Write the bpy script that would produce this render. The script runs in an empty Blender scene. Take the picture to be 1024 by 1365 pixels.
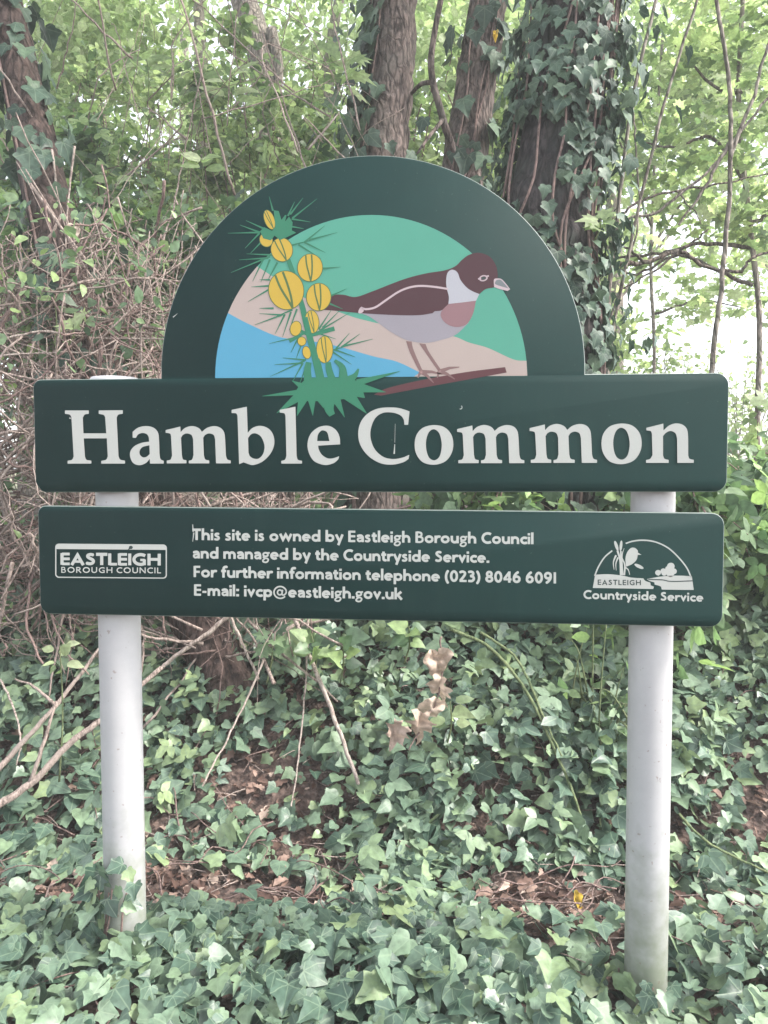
import bpy, bmesh, math, random
import numpy as np
from mathutils import Vector, Matrix, geometry
random.seed(7); rng = np.random.default_rng(7)
S = bpy.context.scene; COL = S.collection
R = math.radians
GLARE_VEIL = 0.008  # density of the added volume that stands in for lens glare

# ---------------------------------------------------------------- camera
CAMP = np.array([0.13483, -1.70785, 1.15263]); YAW, PIT, ROL = -0.063697, 0.05268, -0.002489; FPX = 1071.0
FWD = np.array([math.sin(YAW)*math.cos(PIT), math.cos(YAW)*math.cos(PIT), -math.sin(PIT)])
_r = np.array([math.cos(YAW), -math.sin(YAW), 0]); _u = np.cross(_r, FWD)
RGT = _r*math.cos(ROL)+_u*math.sin(ROL); UPV = np.cross(RGT, FWD)
cam = bpy.data.cameras.new('camera'); camo = bpy.data.objects.new('camera', cam); COL.objects.link(camo)
m = Matrix.Identity(4)
for i in range(3):
    m[i][0] = RGT[i]; m[i][1] = UPV[i]; m[i][2] = -FWD[i]; m[i][3] = CAMP[i]
camo.matrix_world = m
cam.sensor_fit = 'VERTICAL'; cam.sensor_height = 24; cam.lens = 24*FPX/1365
cam.clip_start = 0.05; cam.clip_end = 2000
S.camera = camo

# ---------------------------------------------------------------- sky, sun, exposure
SUN_EL, SUN_AZ = R(46), R(100)          # azimuth from +Y (into the wood) towards +X
w = bpy.data.worlds.new('World'); S.world = w; w.use_nodes = True
nt = w.node_tree; bg = nt.nodes['Background']
sky = nt.nodes.new('ShaderNodeTexSky'); sky.sky_type = 'NISHITA'; sky.sun_disc = False
sky.sun_elevation = SUN_EL; sky.sun_rotation = SUN_AZ; sky.air_density = 1.0; sky.dust_density = 2.5; sky.ozone_density = 1.0
hs = nt.nodes.new('ShaderNodeHueSaturation'); hs.inputs['Saturation'].default_value = .30      # thin high cloud: a nearly white sky
nt.links.new(sky.outputs[0], hs.inputs['Color']); nt.links.new(hs.outputs[0], bg.inputs[0]); bg.inputs[1].default_value = 0.15
sl = bpy.data.lights.new('sun', 'SUN'); sl.energy = 1.5; sl.angle = R(12); sl.color = (1, .95, .86)
so = bpy.data.objects.new('sun', sl); COL.objects.link(so)
sd = Vector((math.sin(SUN_AZ)*math.cos(SUN_EL), math.cos(SUN_AZ)*math.cos(SUN_EL), math.sin(SUN_EL)))
so.rotation_euler = sd.to_track_quat('Z', 'Y').to_euler(); so.location = (0, 0, 30)
S.view_settings.view_transform = 'Standard'; S.view_settings.look = 'None'
S.view_settings.exposure = 2.12; S.view_settings.gamma = 1
S.render.engine = 'CYCLES'; S.cycles.use_denoising = True
S.cycles.max_bounces = 8; S.cycles.diffuse_bounces = 4; S.cycles.transmission_bounces = 4; S.cycles.sample_clamp_indirect = 6

# ---------------------------------------------------------------- helpers
def ray(px, py):
    return FWD + RGT*((px-512)/FPX) + UPV*((682.5-py)/FPX)
def at(px, py, Y):                      # the point at depth Y that the photograph shows at (px, py)
    d = ray(px, py); return CAMP + d*((Y-CAMP[1])/d[1])
def face(px, py):                       # photograph -> sign face (x, z)
    p = at(px, py, 0.0); return (p[0], p[2])

def tag(o, label=None, cat=None, group=None, kind=None):
    if label: o['label'] = label
    if cat: o['category'] = cat
    if group: o['group'] = group
    if kind: o['kind'] = kind
    return o
def empty(name, loc=(0, 0, 0), label=None, cat=None, group=None):
    o = bpy.data.objects.new(name, None); COL.objects.link(o); o.location = loc; o.empty_display_size = .1
    return tag(o, label, cat, group)
def link(name, me, mats, parent=None, smooth=True):
    o = bpy.data.objects.new(name, me); COL.objects.link(o)
    for mt in (mats if isinstance(mats, (list, tuple)) else [mats]): me.materials.append(mt)
    if parent is not None:
        o.parent = parent
        p = parent; off = Vector((0, 0, 0))
        while p is not None: off += p.location; p = p.parent
        if isinstance(me, bpy.types.Mesh) and off.length > 0: me.transform(Matrix.Translation(-off))
    if smooth: me.shade_smooth()
    return o
def np_mesh(name, V, F, mat_idx=None, uv=None, rnd=None):
    """V (n,3); F list of (k-gon arrays) as a single (m,k) int array"""
    me = bpy.data.meshes.new(name); F = np.asarray(F, np.int32); k = F.shape[1]; n = len(F)
    me.vertices.add(len(V)); me.vertices.foreach_set('co', np.asarray(V, np.float32).ravel())
    me.loops.add(n*k); me.loops.foreach_set('vertex_index', F.ravel())
    me.polygons.add(n); me.polygons.foreach_set('loop_start', np.arange(0, n*k, k, dtype=np.int32))
    if mat_idx is not None: me.polygons.foreach_set('material_index', np.asarray(mat_idx, np.int32))
    if uv is not None:
        a = me.attributes.new('leaf_uv', 'FLOAT_VECTOR', 'POINT'); a.data.foreach_set('vector', np.asarray(uv, np.float32).ravel())
    if rnd is not None:
        a = me.attributes.new('rnd', 'FLOAT', 'POINT'); a.data.foreach_set('value', np.asarray(rnd, np.float32))
    me.update(calc_edges=True); me.validate()
    return me

# ---- smooth noise on arrays
_P = rng.random((64, 64))
def vnoise(x, y):
    x = np.asarray(x, float); y = np.asarray(y, float)
    xi = np.floor(x).astype(int); yi = np.floor(y).astype(int); fx = x-xi; fy = y-yi
    fx = fx*fx*(3-2*fx); fy = fy*fy*(3-2*fy)
    g = lambda a, b: _P[a % 64, b % 64]
    return (g(xi, yi)*(1-fx)+g(xi+1, yi)*fx)*(1-fy)+(g(xi, yi+1)*(1-fx)+g(xi+1, yi+1)*fx)*fy
def sstep(a, b, x):
    t = np.clip((np.asarray(x, float)-a)/(b-a), 0, 1); return t*t*(3-2*t)

def terrain(x, y):                      # flat verge, litter dip, ivy bank, plateau
    x = np.asarray(x, float); y = np.asarray(y, float)
    z = -0.03*sstep(.1, .5, y) + 0.66*sstep(.45, 1.75, y) + .22*sstep(1.6, 3.2, y)
    z = z + .05*(vnoise(x*1.3+5, y*1.3+9)-.5)*sstep(-.2, .6, y) + .03*(vnoise(x*4, y*4)-.5)
    z = z - .055*np.exp(-((x-.61)**2+(y-.0)**2)/.20**2)
    z = z - .22*sstep(5, 12, y) * sstep(0.5, 3, x)
    z = z * (1-sstep(25, 60, np.hypot(x, y)))
    return z

# ---------------------------------------------------------------- materials
def newmat(name):
    mt = bpy.data.materials.new(name); mt.use_nodes = True; t = mt.node_tree
    return mt, t, t.nodes['Principled BSDF']
def N(t, typ, **kw):
    n = t.nodes.new(typ)
    for k, v in kw.items():
        if k in ('inp',):
            for i, val in v.items(): n.inputs[i].default_value = val
        else: setattr(n, k, v)
    return n
def ramp(t, fac, stops):
    r = t.nodes.new('ShaderNodeValToRGB'); e = r.color_ramp.elements
    while len(e) < len(stops): e.new(.5)
    for el, (p, c) in zip(e, stops): el.position = p; el.color = (*c, 1)
    t.links.new(fac, r.inputs[0]); return r
def bumpy(t, b, height, strength, dist):
    bn = N(t, 'ShaderNodeBump', inp={'Strength': strength, 'Distance': dist})
    t.links.new(height, bn.inputs['Height']); t.links.new(bn.outputs[0], b.inputs['Normal']); return bn

def leaf_mat(name, cols, trans=.3, rough=.42, vein=None, spec=.5, tcol=None):
    mt, t, b = newmat(name)
    at_ = N(t, 'ShaderNodeAttribute', attribute_name='rnd')
    cr = ramp(t, at_.outputs['Fac'], [(i/(len(cols)-1), c) for i, c in enumerate(cols)])
    tc = N(t, 'ShaderNodeNewGeometry')
    nz = N(t, 'ShaderNodeTexNoise', inp={'Scale': 55.0, 'Detail': 3.0}); t.links.new(tc.outputs['Position'], nz.inputs['Vector'])
    mp = N(t, 'ShaderNodeMapRange', inp={'From Min': .3, 'From Max': .7, 'To Min': .72, 'To Max': 1.25}); t.links.new(nz.outputs['Fac'], mp.inputs[0])
    mul = N(t, 'ShaderNodeVectorMath', operation='SCALE'); t.links.new(cr.outputs[0], mul.inputs[0]); t.links.new(mp.outputs[0], mul.inputs['Scale'])
    col = mul.outputs[0]
    if vein:
        uv = N(t, 'ShaderNodeAttribute', attribute_name='leaf_uv'); sp = N(t, 'ShaderNodeSeparateXYZ'); t.links.new(uv.outputs['Vector'], sp.inputs[0])
        ax = N(t, 'ShaderNodeMath', operation='ABSOLUTE'); t.links.new(sp.outputs[0], ax.inputs[0])
        # side veins: fan of rays from the stalk
        an = N(t, 'ShaderNodeMath', operation='ARCTAN2'); t.links.new(ax.outputs[0], an.inputs[0]); t.links.new(sp.outputs[1], an.inputs[1])
        md = N(t, 'ShaderNodeMath', operation='PINGPONG', inp={1: .43}); t.links.new(an.outputs[0], md.inputs[0])
        rad = N(t, 'ShaderNodeVectorMath', operation='LENGTH'); t.links.new(uv.outputs['Vector'], rad.inputs[0])
        dd = N(t, 'ShaderNodeMath', operation='MULTIPLY'); t.links.new(md.outputs[0], dd.inputs[0]); t.links.new(rad.outputs['Value'], dd.inputs[1])
        mr = N(t, 'ShaderNodeMapRange', inp={'From Min': .008, 'From Max': .03, 'To Min': .55, 'To Max': 0.0}); t.links.new(dd.outputs[0], mr.inputs[0])
        mx = N(t, 'ShaderNodeMix', data_type='RGBA'); t.links.new(mr.outputs[0], mx.inputs['Factor']); t.links.new(col, mx.inputs['A']); mx.inputs['B'].default_value = (*vein, 1)
        col = mx.outputs['Result']
    t.links.new(col, b.inputs['Base Color']); b.inputs['Specular IOR Level'].default_value = spec
    rr2 = N(t, 'ShaderNodeMapRange', inp={'To Min': rough-.1, 'To Max': rough+.14}); wn = N(t, 'ShaderNodeTexWhiteNoise', noise_dimensions='1D'); t.links.new(at_.outputs['Fac'], wn.inputs['W']); t.links.new(wn.outputs['Value'], rr2.inputs[0]); t.links.new(rr2.outputs[0], b.inputs['Roughness'])
    bumpy(t, b, nz.outputs['Fac'], .35, .004)
    tr = N(t, 'ShaderNodeBsdfTranslucent')
    if tcol:
        mm = N(t, 'ShaderNodeMix', data_type='RGBA', blend_type='MULTIPLY', inp={0: 1.0}); t.links.new(col, mm.inputs['A']); mm.inputs['B'].default_value = (*tcol, 1)
        t.links.new(mm.outputs['Result'], tr.inputs[0])
    else: t.links.new(col, tr.inputs[0])
    ms = N(t, 'ShaderNodeMixShader', inp={0: trans}); t.links.new(b.outputs[0], ms.inputs[1]); t.links.new(tr.outputs[0], ms.inputs[2])
    t.links.new(ms.outputs[0], t.nodes['Material Output'].inputs[0])
    return mt
def bark_mat(name, c0, c1, c2=None, sc=1.0, bump=1.0):
    mt, t, b = newmat(name)
    g = N(t, 'ShaderNodeNewGeometry')
    mp = N(t, 'ShaderNodeMapping', inp={'Scale': (48*sc, 48*sc, 15*sc)}); t.links.new(g.outputs['Position'], mp.inputs[0])
    n1 = N(t, 'ShaderNodeTexNoise', inp={'Scale': 1.0, 'Detail': 7.0, 'Roughness': .65}); t.links.new(mp.outputs[0], n1.inputs['Vector'])
    n2 = N(t, 'ShaderNodeTexNoise', inp={'Scale': 6.0, 'Detail': 4.0}); t.links.new(g.outputs['Position'], n2.inputs['Vector'])
    r1 = ramp(t, n1.outputs['Fac'], [(.41, c0), (.57, c1)])
    r2 = N(t, 'ShaderNodeMapRange', inp={'From Min': .48, 'From Max': .68}); t.links.new(n2.outputs['Fac'], r2.inputs[0])
    mx = N(t, 'ShaderNodeMix', data_type='RGBA'); t.links.new(r2.outputs[0], mx.inputs['Factor']); t.links.new(r1.outputs[0], mx.inputs['A']); mx.inputs['B'].default_value = (*(c2 or c1), 1)
    if sc == 1.0:                        # plates split by dark cracks
        m3 = N(t, 'ShaderNodeMapping', inp={'Scale': (26, 26, 9)}); ad3 = N(t, 'ShaderNodeVectorMath', operation='MULTIPLY_ADD'); ad3.inputs[1].default_value = (.045,)*3
        t.links.new(n2.outputs['Color'], ad3.inputs[0]); t.links.new(g.outputs['Position'], ad3.inputs[2]); t.links.new(ad3.outputs[0], m3.inputs[0])
        vo = N(t, 'ShaderNodeTexVoronoi', feature='DISTANCE_TO_EDGE', inp={'Scale': 1.0}); t.links.new(m3.outputs[0], vo.inputs['Vector'])
        cr = N(t, 'ShaderNodeMapRange', inp={'From Min': .0, 'From Max': .22, 'To Min': .58, 'To Max': 1.0}); t.links.new(vo.outputs['Distance'], cr.inputs[0])
        sv = N(t, 'ShaderNodeVectorMath', operation='SCALE'); t.links.new(mx.outputs['Result'], sv.inputs[0]); t.links.new(cr.outputs[0], sv.inputs['Scale']); t.links.new(sv.outputs[0], b.inputs['Base Color'])
        hh = N(t, 'ShaderNodeMath', operation='MULTIPLY_ADD', inp={1: .6}); t.links.new(n1.outputs['Fac'], hh.inputs[0]); t.links.new(cr.outputs[0], hh.inputs[2]); hsrc = hh.outputs[0]
    else:
        t.links.new(mx.outputs['Result'], b.inputs['Base Color']); hsrc = n1.outputs['Fac']
    b.inputs['Roughness'].default_value = .9; b.inputs['Specular IOR Level'].default_value = .25
    bumpy(t, b, hsrc, bump, .02)
    return mt
def paint(name, c, rough=.5, var=.12, spec=.5):
    mt, t, b = newmat(name); g = N(t, 'ShaderNodeNewGeometry')
    n1 = N(t, 'ShaderNodeTexNoise', inp={'Scale': 9.0, 'Detail': 6.0, 'Roughness': .7}); t.links.new(g.outputs['Position'], n1.inputs['Vector'])
    n2 = N(t, 'ShaderNodeTexNoise', inp={'Scale': 420.0, 'Detail': 2.0}); t.links.new(g.outputs['Position'], n2.inputs['Vector'])
    ad = N(t, 'ShaderNodeMath', operation='ADD'); t.links.new(n1.outputs['Fac'], ad.inputs[0]); t.links.new(n2.outputs['Fac'], ad.inputs[1])
    r = N(t, 'ShaderNodeMapRange', inp={'From Min': .6, 'From Max': 1.4, 'To Min': 1-var, 'To Max': 1+var}); t.links.new(ad.outputs[0], r.inputs[0])
    v = N(t, 'ShaderNodeVectorMath', operation='SCALE'); v.inputs[0].default_value = c; t.links.new(r.outputs[0], v.inputs['Scale'])
    t.links.new(v.outputs[0], b.inputs['Base Color'])
    if name.startswith('panel_green'):
        mp = N(t, 'ShaderNodeMapping', inp={'Scale': (15, 15, 3.0)}); t.links.new(g.outputs['Position'], mp.inputs[0])
        n5 = N(t, 'ShaderNodeTexNoise', inp={'Scale': 1.0, 'Detail': 5.0, 'Roughness': .7}); t.links.new(mp.outputs[0], n5.inputs['Vector'])
        n6 = N(t, 'ShaderNodeTexNoise', inp={'Scale': 150.0, 'Detail': 1.0}); t.links.new(g.outputs['Position'], n6.inputs['Vector'])
        r5 = N(t, 'ShaderNodeMapRange', inp={'From Min': .55, 'From Max': .85, 'To Max': .10}); t.links.new(n5.outputs['Fac'], r5.inputs[0])
        r6 = N(t, 'ShaderNodeMapRange', inp={'From Min': .735, 'From Max': .78, 'To Max': .5}); t.links.new(n6.outputs['Fac'], r6.inputs[0])
        mxx = N(t, 'ShaderNodeMath', operation='MAXIMUM'); t.links.new(r5.outputs[0], mxx.inputs[0]); t.links.new(r6.outputs[0], mxx.inputs[1])
        dm = N(t, 'ShaderNodeMix', data_type='RGBA'); t.links.new(mxx.outputs[0], dm.inputs['Factor']); t.links.new(v.outputs[0], dm.inputs['A']); dm.inputs['B'].default_value = (.055, .085, .065, 1)
        t.links.new(dm.outputs['Result'], b.inputs['Base Color'])
    b.inputs['Roughness'].default_value = rough; b.inputs['Specular IOR Level'].default_value = spec
    bumpy(t, b, n2.outputs['Fac'], .05, .001)
    return mt
def srgb(r, g, b, k=1.0):
    f = lambda u: ((u/255+.055)/1.055)**2.4 if u > 10 else u/255/12.92
    return tuple(f(u)*k for u in (r, g, b))

M = {}
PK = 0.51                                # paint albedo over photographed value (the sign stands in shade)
M['green'] = paint('panel_green_paint', (.0052, .0225, .0212), .62, .16, .12)
M['edge'] = paint('panel_edge', (.15, .18, .165), .5, .1)
M['white'] = paint('white_vinyl', (.355, .365, .345), .55, .05)
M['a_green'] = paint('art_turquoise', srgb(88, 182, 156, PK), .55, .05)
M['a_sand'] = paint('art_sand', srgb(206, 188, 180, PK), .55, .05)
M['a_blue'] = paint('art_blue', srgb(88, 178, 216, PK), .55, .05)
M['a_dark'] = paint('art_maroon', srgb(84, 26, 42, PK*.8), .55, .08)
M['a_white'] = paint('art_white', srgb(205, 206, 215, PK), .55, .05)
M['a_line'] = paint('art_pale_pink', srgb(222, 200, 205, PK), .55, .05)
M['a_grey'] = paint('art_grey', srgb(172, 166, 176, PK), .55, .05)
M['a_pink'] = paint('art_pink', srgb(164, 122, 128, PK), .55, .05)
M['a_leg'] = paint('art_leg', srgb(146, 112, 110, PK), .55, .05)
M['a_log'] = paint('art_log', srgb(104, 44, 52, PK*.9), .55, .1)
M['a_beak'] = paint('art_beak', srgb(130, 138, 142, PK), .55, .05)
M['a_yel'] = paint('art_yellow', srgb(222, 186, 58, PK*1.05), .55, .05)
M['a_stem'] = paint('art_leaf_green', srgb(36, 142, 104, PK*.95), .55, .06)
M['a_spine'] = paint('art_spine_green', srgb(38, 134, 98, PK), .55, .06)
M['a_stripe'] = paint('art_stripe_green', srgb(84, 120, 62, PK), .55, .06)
M['logo_dark'] = paint('logo_dark', (.0055, .0215, .0205), .5, .05)

def post_mat():
    mt, t, b = newmat('galvanised_grey_post'); g = N(t, 'ShaderNodeNewGeometry')
    n1 = N(t, 'ShaderNodeTexNoise', inp={'Scale': 14.0, 'Detail': 8.0, 'Roughness': .7}); t.links.new(g.outputs['Position'], n1.inputs['Vector'])
    r1 = ramp(t, n1.outputs['Fac'], [(.3, (.355, .35, .36)), (.55, (.385, .38, .39)), (.75, (.41, .405, .41))])
    # algae rising from the soil and brown specks
    sp = N(t, 'ShaderNodeSeparateXYZ'); t.links.new(g.outputs['Position'], sp.inputs[0])
    n3 = N(t, 'ShaderNodeTexNoise', inp={'Scale': 30.0, 'Detail': 5.0}); t.links.new(g.outputs['Position'], n3.inputs['Vector'])
    ad = N(t, 'ShaderNodeMath', operation='MULTIPLY_ADD', inp={1: -.5}); t.links.new(n3.outputs['Fac'], ad.inputs[0]); t.links.new(sp.outputs[2], ad.inputs[2])
    al = N(t, 'ShaderNodeMapRange', inp={'From Min': -.25, 'From Max': .12, 'To Min': .75, 'To Max': 0.0}); t.links.new(ad.outputs[0], al.inputs[0])
    mx = N(t, 'ShaderNodeMix', data_type='RGBA'); t.links.new(al.outputs[0], mx.inputs['Factor']); t.links.new(r1.outputs[0], mx.inputs['A']); mx.inputs['B'].default_value = (.13, .16, .09, 1)
    n4 = N(t, 'ShaderNodeTexNoise', inp={'Scale': 75.0, 'Detail': 2.0}); t.links.new(g.outputs['Position'], n4.inputs['Vector'])
    r4 = N(t, 'ShaderNodeMapRange', inp={'From Min': .69, 'From Max': .75, 'To Max': .55}); t.links.new(n4.outputs['Fac'], r4.inputs[0])
    m2 = N(t, 'ShaderNodeMix', data_type='RGBA'); t.links.new(r4.outputs[0], m2.inputs['Factor']); t.links.new(mx.outputs['Result'], m2.inputs['A']); m2.inputs['B'].default_value = (.17, .12, .09, 1)
    t.links.new(m2.outputs['Result'], b.inputs['Base Color']); b.inputs['Roughness'].default_value = .42; b.inputs['Specular IOR Level'].default_value = .6
    bumpy(t, b, n3.outputs['Fac'], .08, .003)
    return mt
M['post'] = post_mat()

M['ivy'] = leaf_mat('ivy_leaf', [(.040, .078, .054), (.082, .135, .098), (.135, .20, .135), (.18, .255, .145), (.23, .30, .15)], .18, .42, vein=(.20, .27, .18), spec=.48)
M['ivy_far'] = leaf_mat('climbing_ivy_leaf', [(.030, .058, .042), (.055, .095, .068), (.10, .155, .095)], .2, .5, vein=(.14, .19, .13), spec=.35)
M['bramble'] = leaf_mat('bramble_leaf', [(.045, .08, .05), (.12, .19, .11), (.19, .27, .15), (.30, .40, .17)], .42, .45, tcol=(1.3, 1.45, 1.0))
M['fresh'] = leaf_mat('fresh_green_leaf', [(.10, .155, .085), (.24, .31, .17), (.44, .50, .31)], .6, .45, tcol=(1.35, 1.45, 1.0))
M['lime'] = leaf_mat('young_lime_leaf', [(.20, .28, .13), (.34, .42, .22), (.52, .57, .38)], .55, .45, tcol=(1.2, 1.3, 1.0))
M['crown'] = leaf_mat('tree_crown_leaf', [(.07, .13, .05), (.13, .21, .08), (.22, .31, .12)], .45, .45, tcol=(1.5, 1.6, .8))
M['dead'] = leaf_mat('dead_leaf', [(.09, .052, .042), (.19, .12, .095), (.31, .215, .175), (.46, .36, .30)], .15, .7, spec=.3)
M['deadpale'] = leaf_mat('dead_pale_leaf', [(.42, .31, .25), (.68, .57, .48)], .25, .7, spec=.3)
M['yellow'] = leaf_mat('yellow_leaf', [(.55, .36, .04), (.62, .42, .07)], .3, .5)
M['bark_grey'] = bark_mat('bark_grey_brown', (.05, .040, .034), (.17, .13, .11), (.13, .12, .10))
M['bark_red'] = bark_mat('bark_reddish', (.050, .038, .035), (.20, .155, .140), (.14, .12, .108))
M['bark_brown'] = bark_mat('bark_brown', (.030, .021, .019), (.12, .082, .072), (.085, .06, .052))
M['bark_dark'] = bark_mat('bark_dark', (.018, .016, .018), (.062, .052, .052), (.040, .044, .040))
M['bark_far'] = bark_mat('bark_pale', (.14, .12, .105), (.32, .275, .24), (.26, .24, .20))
M['stick'] = bark_mat('dry_stick', (.15, .115, .10), (.37, .295, .26), (.28, .23, .205), sc=2.5, bump=.5)
M['stick_pale'] = bark_mat('bleached_stick', (.20, .155, .135), (.46, .385, .34), (.36, .30, .265), sc=2.5, bump=.5)
M['stick_dark'] = bark_mat('dark_stem', (.10, .07, .065), (.25, .175, .155), (.20, .14, .125), sc=2.5, bump=.5)
M['stem_green'] = bark_mat('green_stem', (.07, .10, .05), (.17, .20, .10), (.12, .14, .07), sc=2.5, bump=.3)

def soil():
    mt, t, b = newmat('woodland_soil'); g = N(t, 'ShaderNodeNewGeometry')
    n1 = N(t, 'ShaderNodeTexNoise', inp={'Scale': 26.0, 'Detail': 8.0, 'Roughness': .7}); t.links.new(g.outputs['Position'], n1.inputs['Vector'])
    v = N(t, 'ShaderNodeTexVoronoi', inp={'Scale': 60.0}); t.links.new(g.outputs['Position'], v.inputs['Vector'])
    r1 = ramp(t, n1.outputs['Fac'], [(.38, (.030, .020, .017)), (.5, (.085, .056, .047)), (.64, (.18, .125, .105))])
    # open ground beyond the trees: dry pale grass
    sp = N(t, 'ShaderNodeSeparateXYZ'); t.links.new(g.outputs['Position'], sp.inputs[0])
    mr = N(t, 'ShaderNodeMapRange', inp={'From Min': 7.0, 'From Max': 10.0}); t.links.new(sp.outputs[1], mr.inputs[0])
    r2 = ramp(t, n1.outputs['Fac'], [(.3, (.22, .24, .12)), (.7, (.40, .38, .24))])
    mx = N(t, 'ShaderNodeMix', data_type='RGBA'); t.links.new(mr.outputs[0], mx.inputs['Factor']); t.links.new(r1.outputs[0], mx.inputs['A']); t.links.new(r2.outputs[0], mx.inputs['B'])
    t.links.new(mx.outputs['Result'], b.inputs['Base Color']); b.inputs['Roughness'].default_value = .95
    ad = N(t, 'ShaderNodeMath', operation='ADD'); t.links.new(n1.outputs['Fac'], ad.inputs[0]); t.links.new(v.outputs['Distance'], ad.inputs[1])
    bumpy(t, b, ad.outputs[0], .8, .02)
    return mt
M['soil'] = soil()

# ---------------------------------------------------------------- ground, one sheet to the horizon
gx = np.unique(np.concatenate([np.linspace(-3, 3, 81), np.linspace(-12, 12, 49), np.linspace(-60, 60, 31), [-400, -200, -100, 100, 200, 400]]))
gy = np.unique(np.concatenate([np.linspace(-2.5, 4, 91), np.linspace(-12, 14, 53), np.linspace(-60, 60, 31), [-400, -200, -100, 100, 200, 400]]))
GX, GY = np.meshgrid(gx, gy); V = np.c_[GX.ravel(), GY.ravel(), terrain(GX, GY).ravel()]
nx = len(gx); idx = np.arange(len(V)).reshape(GX.shape)
F = np.stack([idx[:-1, :-1], idx[:-1, 1:], idx[1:, 1:], idx[1:, :-1]], -1).reshape(-1, 4)
tag(link('ground', np_mesh('ground', V, F), M['soil']), kind='structure')

# ---------------------------------------------------------------- 2D shapes for the painted sign
def smooth_path(pts, n=7, closed=True):
    """points (x,y) smooth or (x,y,1) corner -> dense polyline"""
    P = [np.array(p[:2], float) for p in pts]; K = [len(p) > 2 for p in pts]; m_ = len(P); out = []
    for i in range(m_ if closed else m_-1):
        a, b = P[i], P[(i+1) % m_]
        p0 = P[i-1] if (closed or i > 0) else a; p3 = P[(i+2) % m_] if (closed or i+2 < m_) else b
        if K[i] and K[(i+1) % m_]: out.append(a); continue
        ta = (b-a) if K[i] or (not closed and i == 0) else (b-p0)*.5
        tb = (b-a) if K[(i+1) % m_] or (not closed and i+2 >= m_) else (p3-a)*.5
        L = np.linalg.norm(b-a)
        for T in (ta, tb):
            l = np.linalg.norm(T)
            if l > 1.6*L: T *= 1.6*L/l
        for k in range(n):
            t = k/n; out.append((2*t**3-3*t*t+1)*a+(t**3-2*t*t+t)*ta+(-2*t**3+3*t*t)*b+(t**3-t*t)*tb)
    if not closed: out.append(P[-1])
    return out
class Art:
    """flat painted shapes on the sign face; coordinates are measured on the photograph and mapped to the face"""
    def __init__(self): self.V = []; self.F = []; self.MI = []; self.mats = []
    def mi(self, key):
        if M[key] not in self.mats: self.mats.append(M[key])
        return self.mats.index(M[key])
    def tris(self, P2, T, key, layer):
        b = len(self.V); y = -.00006*layer
        for p in P2:
            x, z = face(p[0], p[1]); self.V.append((x, y, z))
        k = self.mi(key)
        for t in T:
            A, B, C = (np.array(P2[i][:2]) for i in t)
            ar = (B[0]-A[0])*(C[1]-A[1])-(B[1]-A[1])*(C[0]-A[0])
            if abs(ar) < 1e-9: continue
            t = t if ar < 0 else t[::-1]      # photo y grows downwards: faces look towards -Y
            self.F.append([b+i for i in t]); self.MI.append(k)
    def poly(self, loops, key, layer):
        P = [p for l in loops for p in l]
        T = geometry.tessellate_polygon([[Vector((p[0], p[1], 0)) for p in l] for l in loops])
        self.tris(P, [tuple(t) for t in T], key, layer)
    def shape(self, pts, key, layer, o=(0, 0), s=1.0, holes=(), xf=None):
        f = xf or (lambda p: (o[0]+p[0]/s, o[1]+p[1]/s))
        self.poly([[f(p) for p in smooth_path(l)] for l in (pts, *holes)], key, layer)
    def union(self, quads, key, layer):
        vs = []; fs = []
        for q in quads:
            a = sum(q[i][0]*q[(i+1) % len(q)][1]-q[(i+1) % len(q)][0]*q[i][1] for i in range(len(q)))
            if abs(a) < 1e-7: continue
            q = q if a > 0 else q[::-1]
            fs.append(list(range(len(vs), len(vs)+len(q)))); vs += [Vector(p[:2]) for p in q]
        ov, oe, of, _, _, orig = geometry.delaunay_2d_cdt(vs, [], fs, 0, 1e-5, True)
        T = [tuple(f) for f, o_ in zip(of, orig) if o_]
        self.tris([(v.x, v.y) for v in ov], T, key, layer)
    def build(self, name, parent):
        me = np_mesh(name, self.V, self.F, self.MI)
        return link(name, me, self.mats, parent, smooth=False)
def strip(pts, w, w1=None):
    """quads of a stroke with mitred joints; pts list of (x,y)"""
    P = [np.array(p[:2], float) for p in pts]; n = len(P); w1 = w if w1 is None else w1; Ls = []
    for i in range(n):
        d0 = P[i]-P[i-1] if i else P[1]-P[0]; d1 = P[i+1]-P[i] if i < n-1 else P[-1]-P[-2]
        d0 = d0/(np.linalg.norm(d0)+1e-12); d1 = d1/(np.linalg.norm(d1)+1e-12)
        t = d0+d1; l = np.linalg.norm(t); t = d1 if l < 1e-6 else t/l
        nn = np.array([-t[1], t[0]]); c = max(.38, abs(nn @ np.array([-d1[1], d1[0]])))
        hw = (w+(w1-w)*i/(n-1))/2/c; Ls.append((P[i]+nn*hw, P[i]-nn*hw))
    return [[tuple(Ls[i][0]), tuple(Ls[i+1][0]), tuple(Ls[i+1][1]), tuple(Ls[i][1])] for i in range(n-1)]
def pen(pts, w):
    """a round-jointed stroke as a set of convex pieces (their union is taken later)"""
    P = [np.array(p[:2], float) for p in pts]; out = []
    for i in range(len(P)-1):
        d = P[i+1]-P[i]; l = np.linalg.norm(d)
        if l < 1e-9: continue
        nn = np.array([-d[1], d[0]])/l*w/2; out.append([tuple(P[i]+nn), tuple(P[i+1]+nn), tuple(P[i+1]-nn), tuple(P[i]-nn)])
    for p in P[1:-1]: out.append(ell(p[0], p[1], w/2, w/2, 10))
    return out
def ell(cx, cy, rx, ry, n=28, rot=0, a0=0, a1=360, end=False):
    out = []; c, s_ = math.cos(rot), math.sin(rot)
    for i in range(n+(1 if end else 0)):
        a = R(a0+(a1-a0)*i/n); x, y = rx*math.cos(a), ry*math.sin(a); out.append((cx+x*c-y*s_, cy+x*s_+y*c))
    return out

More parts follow.
